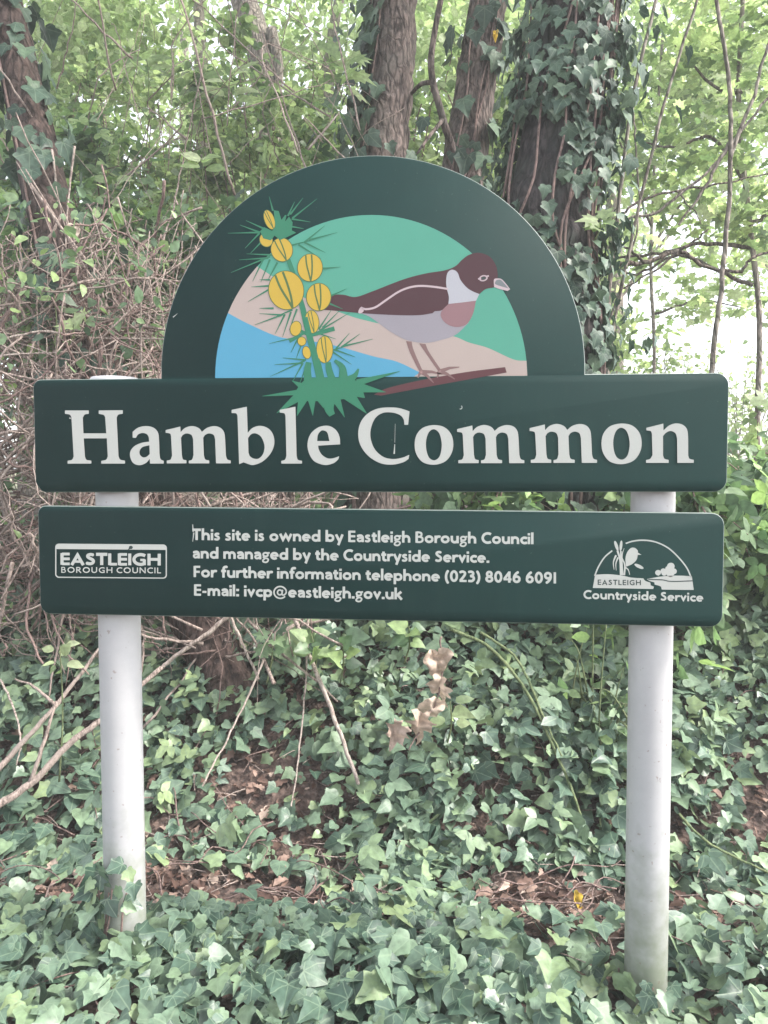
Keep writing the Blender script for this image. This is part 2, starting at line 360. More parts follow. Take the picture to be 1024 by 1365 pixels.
# ---- humanist bold sans for the small print, drawn as pen strokes. unit = cap height, x height .66
W_ = .185
def _f():
    X = .66; G = {}
    def A(cx, cy, rx, ry, a0, a1): return ell(cx, cy, rx, ry, 18, 0, a0, a1, True)
    def C(*p): return smooth_path(list(p), 4, False)
    Lp = lambda *p: list(p)
    arch = lambda a, b: [A((a+b)/2, .34, (b-a)/2, .235, 0, 180), Lp((b, 0), (b, .36))]
    O = A(.33, .33, .235, .245, 0, 360)
    G['T'] = (.62, [Lp((.31, 0), (.31, .95)), Lp((0, .915), (.62, .915))])
    G['h'] = (.61, [Lp((.09, 0), (.09, 1.05))]+arch(.10, .51)); G['n'] = (.61, [Lp((.09, 0), (.09, X))]+arch(.10, .51))
    G['m'] = (.93, [Lp((.09, 0), (.09, X))]+arch(.10, .46)+arch(.46, .83))
    G['u'] = (.61, [A(.30, .32, .205, .235, 180, 360), Lp((.095, .3), (.095, X)), Lp((.51, 0), (.51, X))])
    G['i'] = (.19, [Lp((.09, 0), (.09, X)), Lp((.09, .78), (.09, .98))]); G['l'] = (.19, [Lp((.09, 0), (.09, 1.05))])
    s = C((.34, .565), (.22, .59), (.115, .545), (.105, .455), (.20, .365), (.30, .30), (.345, .205), (.29, .10), (.18, .07), (.045, .105))
    G['s'] = (.45, [list(s)+[.16]]); G['S'] = (.58, [[(.02+x*1.3, y*1.52) for x, y in s]+[.18]])
    G['t'] = (.39, [C((.17, .86), (.17, .24), (.21, .11), (.37, .085)), Lp((.0, .585), (.37, .585))])
    G['e'] = (.62, [A(.31, .33, .225, .245, 0, 315), Lp((.12, .335), (.62-.0, .335), .13)]); G['o'] = (.66, [O])
    G['c'] = (.50, [A(.33, .33, .235, .245, 48, 312)])
    G['w'] = (.94, [Lp((.07, X), (.27, .13), (.47, .58), (.67, .13), (.87, X))]); G['v'] = (.56, [Lp((.06, X), (.28, .14), (.50, X))])
    G['y'] = (.58, [Lp((.06, X), (.30, .06)), Lp((.53, X), (.22, -.30))])
    G['d'] = (.66, [A(.32, .33, .225, .245, 0, 360), Lp((.56, 0), (.56, 1.05))]); G['b'] = (.66, [A(.34, .33, .225, .245, 0, 360), Lp((.10, 0), (.10, 1.05))])
    G['p'] = (.66, [A(.34, .33, .225, .245, 0, 360), Lp((.10, -.32), (.10, X))])
    G['a'] = (.56, [C((.46, 0), (.46, .38), (.40, .54), (.26, .585), (.08, .52)), C((.46, .37), (.28, .36), (.13, .29), (.11, .18), (.19, .08), (.32, .10), (.46, .22))+[.14]])
    G['g'] = (.55, [list(A(.26, .43, .175, .165, 0, 360))+[.135], Lp((.34, .57), (.56, .60), .12), C((.16, .27), (.10, .19), (.20, .11), (.38, .08), (.46, -.04), (.37, -.22), (.22, -.26), (.07, -.19), (.08, -.06), (.19, .05))+[.12]])
    G['r'] = (.40, [Lp((.09, 0), (.09, X)), C((.09, .30), (.15, .47), (.26, .57), (.41, .57))])
    G['f'] = (.37, [C((.17, 0), (.17, .72), (.21, .90), (.31, .96), (.42, .95)), Lp((0, .585), (.36, .585))])
    G['k'] = (.58, [Lp((.09, 0), (.09, 1.05)), Lp((.10, .28), (.50, .68)), Lp((.22, .40), (.54, -.02))])
    G['E'] = (.54, [Lp((.10, 0), (.10, 1))]+[Lp((.1, q), (.52, q), .16) for q in (.92, .51, .08)])
    G['F'] = (.50, [Lp((.10, 0), (.10, 1)), Lp((.1, .92), (.49, .92), .16), Lp((.1, .48), (.46, .48), .16)])
    G['L'] = (.50, [Lp((.10, 0), (.10, 1)), Lp((.1, .08), (.50, .08), .16)]); G['I'] = (.20, [Lp((.10, 0), (.10, 1))])
    G['H'] = (.76, [Lp((.10, 0), (.10, 1)), Lp((.66, 0), (.66, 1)), Lp((.1, .52), (.66, .52), .16)])
    G['A'] = (.76, [Lp((.06, -.02), (.38, .84), (.70, -.02)), Lp((.18, .28), (.58, .28), .14)])
    G['B'] = (.62, [Lp((.10, 0), (.10, 1)), C((.1, .93), (.28, .93), (.43, .85), (.43, .63), (.28, .54), (.1, .54))+[.145], C((.2, .54), (.36, .52), (.51, .42), (.51, .18), (.36, .07), (.1, .07))+[.145]])
    G['R'] = (.66, [Lp((.10, 0), (.10, 1)), C((.1, .92), (.30, .92), (.46, .84), (.46, .58), (.30, .49), (.1, .49)), Lp((.28, .49), (.62, -.02))])
    G['C'] = (.72, [A(.47, .5, .37, .42, 52, 308)]); G['O'] = (.90, [A(.45, .5, .36, .42, 0, 360)])
    G['G'] = (.80, [A(.47, .5, .37, .42, 48, 300), Lp((.67, .02), (.67, .5)), Lp((.45, .46), (.70, .46), .14)])
    G['U'] = (.74, [A(.37, .36, .27, .28, 180, 360), Lp((.10, .35), (.10, 1)), Lp((.64, .35), (.64, 1))])
    G['N'] = (.78, [Lp((.09, 0), (.09, 1)), Lp((.69, 0), (.69, 1)), Lp((.09, .95), (.69, .05))])
    G['('] = (.32, [A(.52, .42, .42, .70, 128, 232)]); G[')'] = (.32, [A(-.20, .42, .42, .70, -52, 52)])
    G['0'] = (.62, [A(.31, .5, .21, .42, 0, 360)]); G['1'] = (.30, [Lp((.15, 0), (.15, 1))])
    G['2'] = (.58, [C((.06, .84), (.25, .92), (.42, .83), (.42, .64), (.28, .38), (.09, .10)), Lp((.04, .08), (.55, .08), .16)])
    G['3'] = (.56, [C((.06, .88), (.24, .92), (.39, .83), (.37, .62), (.20, .53)), C((.20, .53), (.40, .46), (.44, .25), (.31, .09), (.05, .09))])
    G['8'] = (.58, [A(.29, .73, .165, .195, 0, 360), A(.29, .29, .205, .21, 0, 360)])
    G['4'] = (.62, [Lp((.44, 0), (.44, 1)), Lp((.44, .93), (.06, .30)), Lp((.02, .29), (.60, .29), .15)])
    G['6'] = (.60, [A(.30, .32, .205, .24, 0, 360), C((.10, .33), (.13, .58), (.27, .83), (.42, .96))])
    G['9'] = (.60, [A(.30, .68, .205, .24, 0, 360), C((.50, .67), (.47, .42), (.33, .17), (.18, .04))])
    G['.'] = (.22, [Lp((.11, -.01), (.11, .20), .21)]); G[':'] = (.24, [Lp((.12, -.01), (.12, .20), .21), Lp((.12, .46), (.12, .67), .21)])
    G['-'] = (.36, [Lp((.03, .34), (.33, .34), .16)])
    G['@'] = (1.06, [A(.53, .42, .46, .53, -40, -345), A(.50, .42, .17, .22, 0, 360), C((.70, .66), (.66, .34), (.70, .20), (.84, .22), (.95, .38), (.97, .52))])
    return G
FONT = _f()
def text(art, s, x0, y0, x1, y1, cap, key, layer, wt=1.0, track=.05):
    """set s from baseline (x0,y0) to (x1,y1) on the photograph, capitals cap pixels high"""
    adv = []; x = 0
    for ch in s:
        adv.append(x); x += (.30 if ch == ' ' else FONT[ch][0]+track)
    tot = x-track; sx = math.hypot(x1-x0, y1-y0)/tot; ux = ((x1-x0)/tot, (y1-y0)/tot)
    for ch, a in zip(s, adv):
        if ch == ' ': continue
        quads = []
        for st in FONT[ch][1]:
            wd = W_*wt
            if not isinstance(st[-1], (tuple, list, np.ndarray)): wd = st[-1]*wt; st = st[:-1]
            if ch == '@': wd *= .6
            # keep stroke weight even when the line is condensed
            p = [(q[0]*sx, q[1]*cap) for q in st]
            quads += (pen if len(p) > 6 else strip)(p, wd*(cap*.6+sx*.4))
        art.union([[(x0+ux[0]*a+qx*ux[0]/sx, y0+ux[1]*a+qx*ux[1]/sx-qy) for qx, qy in q] for q in quads], key, layer)

# ---------------------------------------------------------------- THE SIGN
Z0 = 1.35; PW = 1.47; H1, GAP, H2, TILT = .24521, .03660, .23893, .010304
sign = empty('information_sign', (0.01, .07, 0), 'dark green arched name board reading Hamble Common above a text panel on two grey posts', 'sign')
def arc_pts(cx, cz, r, a0, a1, n): return [(cx+r*math.cos(R(a0+(a1-a0)*i/n)), cz+r*math.sin(R(a0+(a1-a0)*i/n))) for i in range(n+1)]
def panel(name, outline, th):
    n = len(outline); P = np.array(outline)
    d0 = P-np.roll(P, 1, 0); d1 = np.roll(P, -1, 0)-P
    d0 /= np.linalg.norm(d0, axis=1)[:, None]; d1 /= np.linalg.norm(d1, axis=1)[:, None]
    nn = np.c_[-(d0+d1)[:, 1], (d0+d1)[:, 0]]; nn /= np.linalg.norm(nn, axis=1)[:, None]
    c = np.clip((nn*np.c_[-d1[:, 1], d1[:, 0]]).sum(1), .5, 1)
    I = P+nn*(.0014/c)[:, None]
    V = [(x, 0, z) for x, z in I]+[(x, .0018, z) for x, z in P]+[(x, th, z) for x, z in P]
    F = []; MI = []
    for t in geometry.tessellate_polygon([[Vector((x, z, 0)) for x, z in I]]):
        A, B, C = (I[i] for i in t); ar = (B[0]-A[0])*(C[1]-A[1])-(B[1]-A[1])*(C[0]-A[0])
        if abs(ar) < 1e-12: continue
        t = tuple(t) if ar > 0 else tuple(t)[::-1]
        F.append(t); MI.append(0)
        F.append(tuple(i+2*n for i in t[::-1])); MI.append(1)
    for i in range(n):
        j = (i+1) % n
        for a, b in ((0, n), (n, 2*n)):
            F.append((a+i, b+i, b+j)); F.append((a+i, b+j, a+j)); MI += [1, 1]
    return link(name, np_mesh(name, V, F, MI), [M['green'], M['edge']], sign, smooth=False)
hw = PW/2; rc = .026
xl, zb = face(215, 505); xr, _ = face(780, 500); zt = face(497, 207)[1]
acx = (xl+xr)/2; ar_ = (xr-xl)/2; acz = zt-ar_
hw += .0035
ol = arc_pts(hw-rc, Z0-H1+rc, rc, -90, 0, 6)+arc_pts(hw-rc, Z0-rc, rc, 0, 90, 6)
ol += [(xr, Z0)]+arc_pts(acx, acz, ar_, 0, 180, 72)+[(xl, Z0)]
ol += arc_pts(-hw+rc*.7, Z0-rc*.7, rc*.7, 90, 180, 6)+[(-hw, Z0-H1+.024), (-hw+.003, Z0-H1+.016), (-hw+.013, Z0-H1+.003), (-hw+.022, Z0-H1)]
name_panel = panel('name_panel', ol, .018); hw -= .0035
za = Z0-H1-GAP; zl = za-H2
ol2 = [(x, z-TILT*x) for x, z in arc_pts(hw-rc, zl+rc, rc, -90, 0, 6)+arc_pts(hw-rc, za-rc, rc, 0, 90, 6)+arc_pts(-hw+rc*.7, za-rc*.7, rc*.7, 90, 180, 6)
       + [(-hw, zl+.020), (-hw+.003, zl+.012), (-hw+.011, zl+.003), (-hw+.019, zl)]]
info_panel = panel('info_panel', ol2, .018)

# posts with caps
def lathe(prof, cx, cy, n=40):
    V = []; F = []
    for r, z in prof:
        for k in range(n): a = 2*math.pi*k/n; V.append((cx+r*math.cos(a), cy+r*math.sin(a), z))
    for i in range(len(prof)-1):
        for k in range(n):
            F.append((i*n+k, i*n+(k+1) % n, (i+1)*n+(k+1) % n, (i+1)*n+k))
    return V, F
for px_, ztop in ((-.5835, 1.358), (.606, 1.335)):
    V, F = lathe([(.0465, -.25), (.0465, .3), (.0465, ztop-.012)], px_, .0675)
    p = link('post', np_mesh('post', V, F), M['post'], sign)
    V, F = lathe([(.0467, ztop-.03), (.053, ztop-.03), (.0545, ztop-.012), (.054, ztop-.004), (.050, ztop+.0015), (.02, ztop+.004), (.0005, ztop+.0045)], px_, .0675)
    link('post_cap', np_mesh('post_cap', V, F), M['post'], p)

# landscape in the arch
art = Art()
LC = (495, 503); LA, LB = 208, 216.5
def base_y(x): return 504-3*(x-287)/416
def arc_y(x): return LC[1]-LB*math.sqrt(max(0, 1-((x-LC[0])/LA)**2))
arc_l = [(LC[0]-LA*math.cos(R(180*i/60)), LC[1]-LB*math.sin(R(180*i/60))) for i in range(61)]
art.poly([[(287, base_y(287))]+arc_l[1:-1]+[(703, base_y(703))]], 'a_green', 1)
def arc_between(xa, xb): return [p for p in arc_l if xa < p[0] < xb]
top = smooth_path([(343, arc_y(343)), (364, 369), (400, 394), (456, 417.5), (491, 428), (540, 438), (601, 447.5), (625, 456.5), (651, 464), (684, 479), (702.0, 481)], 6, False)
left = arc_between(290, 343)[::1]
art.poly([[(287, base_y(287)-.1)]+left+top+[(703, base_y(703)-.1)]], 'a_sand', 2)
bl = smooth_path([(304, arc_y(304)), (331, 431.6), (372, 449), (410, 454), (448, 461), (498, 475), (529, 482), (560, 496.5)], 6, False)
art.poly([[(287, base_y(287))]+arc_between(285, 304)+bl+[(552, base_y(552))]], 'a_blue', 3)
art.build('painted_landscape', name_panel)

# the bird on its log
art = Art(); o = (420, 310); s = 3.413
def sh(p, k, l): art.shape(p, k, l, o, s)
def stroke(p, w, k, l, w1=None, sm=True):
    q = smooth_path(p, 5, False) if sm else p
    art.union([[(o[0]+x/s, o[1]+y/s) for x, y in qq] for qq in strip(q, w, w1)], k, l)
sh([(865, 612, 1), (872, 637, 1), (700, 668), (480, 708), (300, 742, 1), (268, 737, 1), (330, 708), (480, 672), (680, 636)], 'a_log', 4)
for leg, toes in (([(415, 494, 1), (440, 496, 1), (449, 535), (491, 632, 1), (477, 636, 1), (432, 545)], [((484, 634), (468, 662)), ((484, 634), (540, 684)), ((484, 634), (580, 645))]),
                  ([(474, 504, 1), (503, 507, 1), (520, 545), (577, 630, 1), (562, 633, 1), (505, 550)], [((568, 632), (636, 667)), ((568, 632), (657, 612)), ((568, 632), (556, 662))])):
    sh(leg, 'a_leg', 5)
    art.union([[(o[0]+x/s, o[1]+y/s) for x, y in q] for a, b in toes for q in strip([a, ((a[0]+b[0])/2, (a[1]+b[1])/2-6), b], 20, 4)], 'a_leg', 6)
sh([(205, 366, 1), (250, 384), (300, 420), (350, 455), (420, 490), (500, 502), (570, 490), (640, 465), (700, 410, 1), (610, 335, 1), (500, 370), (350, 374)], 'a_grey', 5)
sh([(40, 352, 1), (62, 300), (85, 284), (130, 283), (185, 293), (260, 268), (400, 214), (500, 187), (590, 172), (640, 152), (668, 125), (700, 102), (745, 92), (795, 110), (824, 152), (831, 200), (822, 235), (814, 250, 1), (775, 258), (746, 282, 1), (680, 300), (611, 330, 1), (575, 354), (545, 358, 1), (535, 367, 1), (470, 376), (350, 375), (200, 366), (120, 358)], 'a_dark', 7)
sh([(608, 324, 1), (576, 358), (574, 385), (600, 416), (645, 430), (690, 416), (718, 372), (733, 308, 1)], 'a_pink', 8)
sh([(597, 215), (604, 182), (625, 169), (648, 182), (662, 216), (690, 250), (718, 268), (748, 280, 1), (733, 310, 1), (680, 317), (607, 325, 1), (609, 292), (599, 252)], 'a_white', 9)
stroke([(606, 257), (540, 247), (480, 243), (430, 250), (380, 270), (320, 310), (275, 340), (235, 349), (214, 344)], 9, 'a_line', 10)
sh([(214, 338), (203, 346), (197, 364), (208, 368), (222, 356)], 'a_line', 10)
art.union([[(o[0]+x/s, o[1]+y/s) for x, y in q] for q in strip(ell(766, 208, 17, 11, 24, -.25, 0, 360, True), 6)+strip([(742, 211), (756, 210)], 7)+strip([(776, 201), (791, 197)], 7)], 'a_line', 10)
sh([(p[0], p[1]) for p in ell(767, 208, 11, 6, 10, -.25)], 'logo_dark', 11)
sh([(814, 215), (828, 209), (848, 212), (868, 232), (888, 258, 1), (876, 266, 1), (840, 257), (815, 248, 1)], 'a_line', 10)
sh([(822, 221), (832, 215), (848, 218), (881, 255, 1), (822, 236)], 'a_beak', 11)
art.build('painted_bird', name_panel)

# gorse sprig
art = Art()
def spines(lst, w=2.6, l=12):
    art.union([q for a, b in lst for q in strip([a, b], w, .5)], 'a_spine', l)
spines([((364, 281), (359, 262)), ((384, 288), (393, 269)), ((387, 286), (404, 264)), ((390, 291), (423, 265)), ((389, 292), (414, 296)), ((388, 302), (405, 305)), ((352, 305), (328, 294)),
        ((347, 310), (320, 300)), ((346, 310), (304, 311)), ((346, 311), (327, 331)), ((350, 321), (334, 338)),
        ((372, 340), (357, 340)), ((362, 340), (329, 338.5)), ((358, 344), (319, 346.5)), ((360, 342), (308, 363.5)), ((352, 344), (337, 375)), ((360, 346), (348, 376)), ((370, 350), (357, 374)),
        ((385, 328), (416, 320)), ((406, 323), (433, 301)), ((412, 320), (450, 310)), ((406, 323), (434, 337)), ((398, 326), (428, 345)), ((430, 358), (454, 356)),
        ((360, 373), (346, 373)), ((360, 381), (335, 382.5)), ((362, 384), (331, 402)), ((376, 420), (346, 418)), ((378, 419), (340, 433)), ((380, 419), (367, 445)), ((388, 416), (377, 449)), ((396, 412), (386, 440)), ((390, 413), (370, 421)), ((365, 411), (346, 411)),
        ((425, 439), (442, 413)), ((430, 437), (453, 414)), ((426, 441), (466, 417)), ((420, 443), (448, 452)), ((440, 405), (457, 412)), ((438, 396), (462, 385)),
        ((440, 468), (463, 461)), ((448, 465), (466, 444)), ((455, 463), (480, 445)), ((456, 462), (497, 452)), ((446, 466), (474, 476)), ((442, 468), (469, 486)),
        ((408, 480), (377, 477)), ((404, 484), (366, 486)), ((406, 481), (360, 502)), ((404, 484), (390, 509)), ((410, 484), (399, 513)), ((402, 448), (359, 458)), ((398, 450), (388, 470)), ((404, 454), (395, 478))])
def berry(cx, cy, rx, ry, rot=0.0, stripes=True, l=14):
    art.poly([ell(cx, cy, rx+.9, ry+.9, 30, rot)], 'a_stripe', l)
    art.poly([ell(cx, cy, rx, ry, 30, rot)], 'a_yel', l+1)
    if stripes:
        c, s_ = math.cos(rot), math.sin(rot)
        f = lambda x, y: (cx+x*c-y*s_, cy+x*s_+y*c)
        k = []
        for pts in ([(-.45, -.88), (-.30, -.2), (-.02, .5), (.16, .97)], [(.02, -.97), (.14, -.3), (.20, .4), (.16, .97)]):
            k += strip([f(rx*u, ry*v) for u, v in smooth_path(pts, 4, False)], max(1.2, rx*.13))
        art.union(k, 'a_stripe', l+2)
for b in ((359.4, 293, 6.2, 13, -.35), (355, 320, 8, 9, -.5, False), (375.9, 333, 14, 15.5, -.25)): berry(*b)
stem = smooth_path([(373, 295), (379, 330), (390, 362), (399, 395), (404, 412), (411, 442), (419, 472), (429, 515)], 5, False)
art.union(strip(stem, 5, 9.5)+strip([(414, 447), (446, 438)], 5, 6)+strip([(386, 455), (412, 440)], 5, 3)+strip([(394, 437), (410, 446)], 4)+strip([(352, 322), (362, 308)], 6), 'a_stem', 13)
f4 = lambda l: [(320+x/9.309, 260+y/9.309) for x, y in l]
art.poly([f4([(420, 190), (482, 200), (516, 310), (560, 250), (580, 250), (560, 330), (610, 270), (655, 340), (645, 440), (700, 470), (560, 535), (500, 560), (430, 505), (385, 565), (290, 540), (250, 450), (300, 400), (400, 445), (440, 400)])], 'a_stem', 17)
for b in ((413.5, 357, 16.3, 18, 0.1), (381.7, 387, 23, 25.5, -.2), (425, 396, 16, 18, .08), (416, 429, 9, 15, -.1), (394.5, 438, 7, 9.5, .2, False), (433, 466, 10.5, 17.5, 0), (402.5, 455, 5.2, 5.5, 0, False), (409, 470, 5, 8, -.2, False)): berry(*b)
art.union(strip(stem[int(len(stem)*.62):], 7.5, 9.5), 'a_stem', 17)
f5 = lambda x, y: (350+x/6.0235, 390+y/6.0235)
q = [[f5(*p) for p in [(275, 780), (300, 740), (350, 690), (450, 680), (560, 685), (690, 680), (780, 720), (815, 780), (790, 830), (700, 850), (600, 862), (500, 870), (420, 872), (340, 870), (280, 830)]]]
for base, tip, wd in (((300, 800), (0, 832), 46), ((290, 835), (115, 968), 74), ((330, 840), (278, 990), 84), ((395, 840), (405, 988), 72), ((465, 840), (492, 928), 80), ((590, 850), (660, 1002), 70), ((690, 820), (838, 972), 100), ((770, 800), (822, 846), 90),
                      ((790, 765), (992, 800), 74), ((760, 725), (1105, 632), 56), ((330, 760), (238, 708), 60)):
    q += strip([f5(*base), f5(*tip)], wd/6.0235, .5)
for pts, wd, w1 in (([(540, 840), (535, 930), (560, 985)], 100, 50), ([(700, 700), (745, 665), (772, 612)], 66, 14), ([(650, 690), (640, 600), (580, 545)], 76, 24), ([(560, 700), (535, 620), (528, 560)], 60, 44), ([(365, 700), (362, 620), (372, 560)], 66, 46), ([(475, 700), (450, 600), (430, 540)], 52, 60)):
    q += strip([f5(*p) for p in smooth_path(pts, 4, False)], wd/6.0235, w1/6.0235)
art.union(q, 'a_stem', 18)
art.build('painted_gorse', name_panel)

# big serif lettering
GH = ([(45, 110, 1), (248, 110, 1), (248, 139, 1), (214, 145), (197, 172, 1), (203, 305, 1), (397, 305, 1), (388, 168, 1), (374, 148), (333, 139, 1), (333, 110, 1), (538, 108, 1), (538, 138, 1), (500, 146), (486, 172, 1), (502, 500, 1), (516, 528), (557, 538, 1), (557, 563, 1), (355, 563, 1), (355, 540, 1), (395, 530), (410, 503, 1), (402, 348, 1), (205, 348, 1), (216, 503, 1), (229, 530), (270, 538, 1), (270, 563, 1), (68, 563, 1), (68, 539, 1), (105, 530), (119, 503, 1), (100, 168, 1), (86, 146), (45, 138, 1)], ())
Ga = ([(622, 292, 1), (670, 256), (735, 243), (800, 257), (838, 298), (847, 360), (851, 480, 1), (860, 524), (888, 540, 1), (886, 563, 1), (770, 563, 1), (768, 522, 1), (735, 558), (680, 577), (625, 556), (600, 500), (606, 452), (640, 412), (700, 386), (763, 376, 1), (758, 335), (740, 311), (705, 302), (668, 315), (650, 344, 1), (622, 342, 1)],
      ([(765, 407, 1), (768, 482, 1), (742, 504), (713, 510), (686, 490), (682, 455), (707, 422)],))
Gm = ([(95, 370, 1), (262, 330, 1), (266, 392, 1), (312, 348), (378, 325), (435, 331), (480, 354), (508, 390, 1), (562, 347), (640, 325), (712, 340), (755, 385), (770, 455), (780, 655, 1), (796, 702), (835, 716, 1), (835, 748, 1), (668, 748, 1), (658, 475, 1), (640, 425), (590, 408), (545, 425), (522, 458, 1), (530, 655, 1), (546, 702), (590, 716, 1), (590, 748, 1), (358, 748, 1), (358, 718, 1), (395, 705), (412, 655, 1), (408, 475, 1), (388, 425), (335, 408), (292, 425), (270, 458, 1), (280, 655, 1), (293, 702), (332, 714, 1), (332, 748, 1), (108, 748, 1), (108, 716, 1), (150, 705), (168, 660, 1), (157, 440, 1), (145, 410), (95, 400, 1)], ())
Gb = ([(58, 105, 1), (188, 78, 1), (195, 300, 1), (237, 259), (300, 241), (370, 263), (413, 320), (421, 400), (388, 480), (322, 545), (245, 575), (198, 566), (160, 552, 1), (122, 568, 1), (108, 155, 1), (96, 135), (58, 132, 1)],
      ([(198, 345, 1), (226, 312), (265, 306), (310, 336), (338, 410), (326, 480), (290, 519), (250, 521), (215, 501), (202, 468, 1)],))
Gl = ([(468, 105, 1), (602, 78, 1), (612, 498, 1), (623, 530), (658, 540, 1), (658, 563, 1), (482, 563, 1), (482, 540, 1), (512, 530), (525, 498, 1), (517, 155, 1), (506, 134), (468, 128, 1)], ())
Ge = ([(983, 399, 1), (979, 340), (955, 286), (908, 249), (855, 240), (790, 258), (730, 312), (705, 392), (717, 472), (762, 542), (850, 575), (925, 560), (968, 526, 1), (975, 500, 1), (930, 516), (880, 519), (830, 490), (802, 445), (795, 410, 1)],
      ([(787, 371, 1), (793, 320), (815, 288), (840, 280), (874, 300), (892, 371, 1)],))
GC = ([(487, 118, 1), (475, 232, 1), (443, 232, 1), (436, 185), (405, 149), (340, 128), (260, 131), (195, 175), (158, 262), (156, 350), (190, 440), (260, 504), (340, 524), (420, 514), (485, 488, 1), (478, 524, 1), (430, 553), (340, 572), (240, 560), (140, 502), (70, 410), (49, 310), (70, 212), (130, 137), (220, 93), (330, 84), (410, 93)], ())
Go = ([(692, 235), (780, 251), (840, 310), (860, 392), (845, 475), (790, 545), (695, 573), (600, 551), (545, 482), (530, 400), (547, 318), (602, 257)], ([(692, 270), (735, 297), (757, 360), (760, 430), (742, 503), (700, 535), (655, 514), (631, 450), (628, 370), (650, 298)],))
Gn = ([(458, 258, 1), (602, 222, 1), (604, 280, 1), (652, 238), (715, 220), (780, 240), (811, 300), (815, 495, 1), (826, 522), (862, 531, 1), (862, 557, 1), (722, 557, 1), (720, 350, 1), (706, 305), (665, 285), (626, 300), (600, 328, 1), (600, 495, 1), (613, 522), (648, 532, 1), (648, 557, 1), (455, 557, 1), (455, 533, 1), (490, 522), (510, 490, 1), (505, 310, 1), (495, 286), (458, 280, 1)], ())
art = Art()
for g, o_, s_ in ((GH, (80, 530), 6.4), (Ga, (80, 530), 6.4), (Gm, (210, 530), 8.533), (Gb, (300, 530), 6.4), (Gl, (300, 530), 6.4), (Ge, (300, 530), 6.4), (GC, (470, 530), 6.4), (Go, (470, 530), 6.4), (Gn, (790, 530), 6.4)):
    art.shape(g[0], 'white', 19, o_, s_, g[1])
for xa, xb, yt, yb in ((609.5, 699, 566.6, 617.4), (706, 795.8, 565.2, 617.0)):
    art.shape(Gm[0], 'white', 19, xf=lambda p: (xa+(p[0]-95)/(835-95)*(xb-xa), yt+(p[1]-325)/(748-325)*(yb-yt)))
art.shape(Go[0], 'white', 19, holes=Go[1], xf=lambda p: (801.7+(p[0]-530)/330*53.6, 564.6+(p[1]-235)/338*54.2))
# chips and a dribble in the paint
art.union(strip(ell(614, 543, 2.0, 2.3, 12, 0, -60, 120, True), 1.1)+strip([(527, 565), (526.4, 590)], .35, .5)+strip([(526.4, 592), (525.6, 605)], .8, 2.0)+strip([(231, 423), (237, 418)], 1.4, .4)+strip([(93, 557), (94.6, 558)], 1.6), 'white', 20)
art.build('lettering', name_panel)

# small print
art = Art()
text(art, 'This site is owned by Eastleigh Borough Council', 256.5, 719.8, 711.5, 725.4, 14.9, 'white', 1, 1.1)
text(art, 'and managed by the Countryside Service.', 256.6, 744.2, 652.5, 750.2, 14.9, 'white', 1, 1.1)
text(art, 'For further information telephone (023) 8046 6091', 258, 769.2, 742.5, 777.8, 14.9, 'white', 1, 1.1)
text(art, 'E-mail: ivcp@eastleigh.gov.uk', 258.6, 793.8, 536.5, 799.0, 14.9, 'white', 1, 1.1)
art.union(strip([(257, 699), (257.6, 709)], 1, 1.5)+strip([(258.6, 710), (257, 722)], 1.6, .6), 'white', 2)
art.build('lettering', info_panel)
art = Art(); o = (60, 710); s = 5.689
def rr(x0, y0, x1, y1, r, sk):
    p = []
    for cx, cy, a in ((x1-r, y1-r, 0), (x0+r, y1-r, 90), (x0+r, y0+r, 180), (x1-r, y0+r, 270)):
        for k in range(7): t = R(a+15*k); p.append((cx+r*math.cos(t), cy+r*math.sin(t)))
    return [(o[0]+x/s, o[1]+(y+sk*(x-x0)/(x1-x0))/s) for x, y in p]
art.poly([rr(78, 83, 925, 342, 28, 7), rr(87, 91, 916, 334, 21, 7)], 'white', 1)
art.poly([[(o[0]+x/s, o[1]+y/s) for x, y in ((82, 124), (82, 108), (92, 90), (108, 85), (900, 92), (915, 98), (922, 115), (922, 131))]], 'white', 2)
art.poly([[(o[0]+x/s, o[1]+y/s) for x, y in ell(652, 112, 15, 13, 14)]], 'logo_dark', 3)
art.union(strip([(o[0]+646/s, o[1]+118/s), (o[0]+628/s, o[1]+131/s)], 2.2, .6), 'logo_dark', 3)
text(art, 'EASTLEIGH', 80.4, 752.8, 214.8, 753.8, 15.6, 'white', 1, 1.18, .03)
text(art, 'BOROUGH COUNCIL', 81.4, 763.4, 214.8, 764.3, 7.7, 'white', 1, .85, .12)
art.build('council_logo', info_panel)
art = Art(); o = (760, 700); s = 4.876; Lf = lambda l: [(o[0]+x/s, o[1]+y/s) for x, y in l]
def ls(p, w, w1=None, k='white', l=1, sm=True): art.union(strip(Lf(smooth_path(p, 5, False) if sm else p), w/s, None if w1 is None else w1/s), k, l)
ls([(160, 330), (185, 270), (225, 208), (274, 166)], 9); ls([(362, 119), (410, 104), (480, 98), (560, 111), (640, 150), (710, 215), (760, 280), (787, 340)], 9)
art.shape([(148, 408, 1), (163, 322, 1), (250, 319), (340, 328), (400, 341), (476, 346, 1), (490, 362), (522, 374, 1), (524, 392, 1), (545, 400, 1), (540, 415, 1)], 'white', 1, o, s)
art.shape([(500, 350, 1), (600, 333), (700, 328), (792, 333, 1), (804, 421, 1), (596, 419, 1), (588, 398), (550, 386, 1), (548, 372, 1), (515, 362)], 'white', 1, o, s)
ls([(508, 353), (600, 356), (660, 366), (796, 362)], 7, 7, 'logo_dark', 2)
art.union([Lf(ell(x, y, r, r*.95, 16)) for x, y, r in ((572, 309, 19), (606, 298, 18), (612, 312, 18), (640, 292, 24), (655, 268, 25), (674, 300, 20), (652, 312, 26), (630, 278, 10))]+strip(Lf([(575, 330), (575, 318)]), 1)+strip(Lf([(655, 332), (655, 320)]), 1.6), 'white', 1)
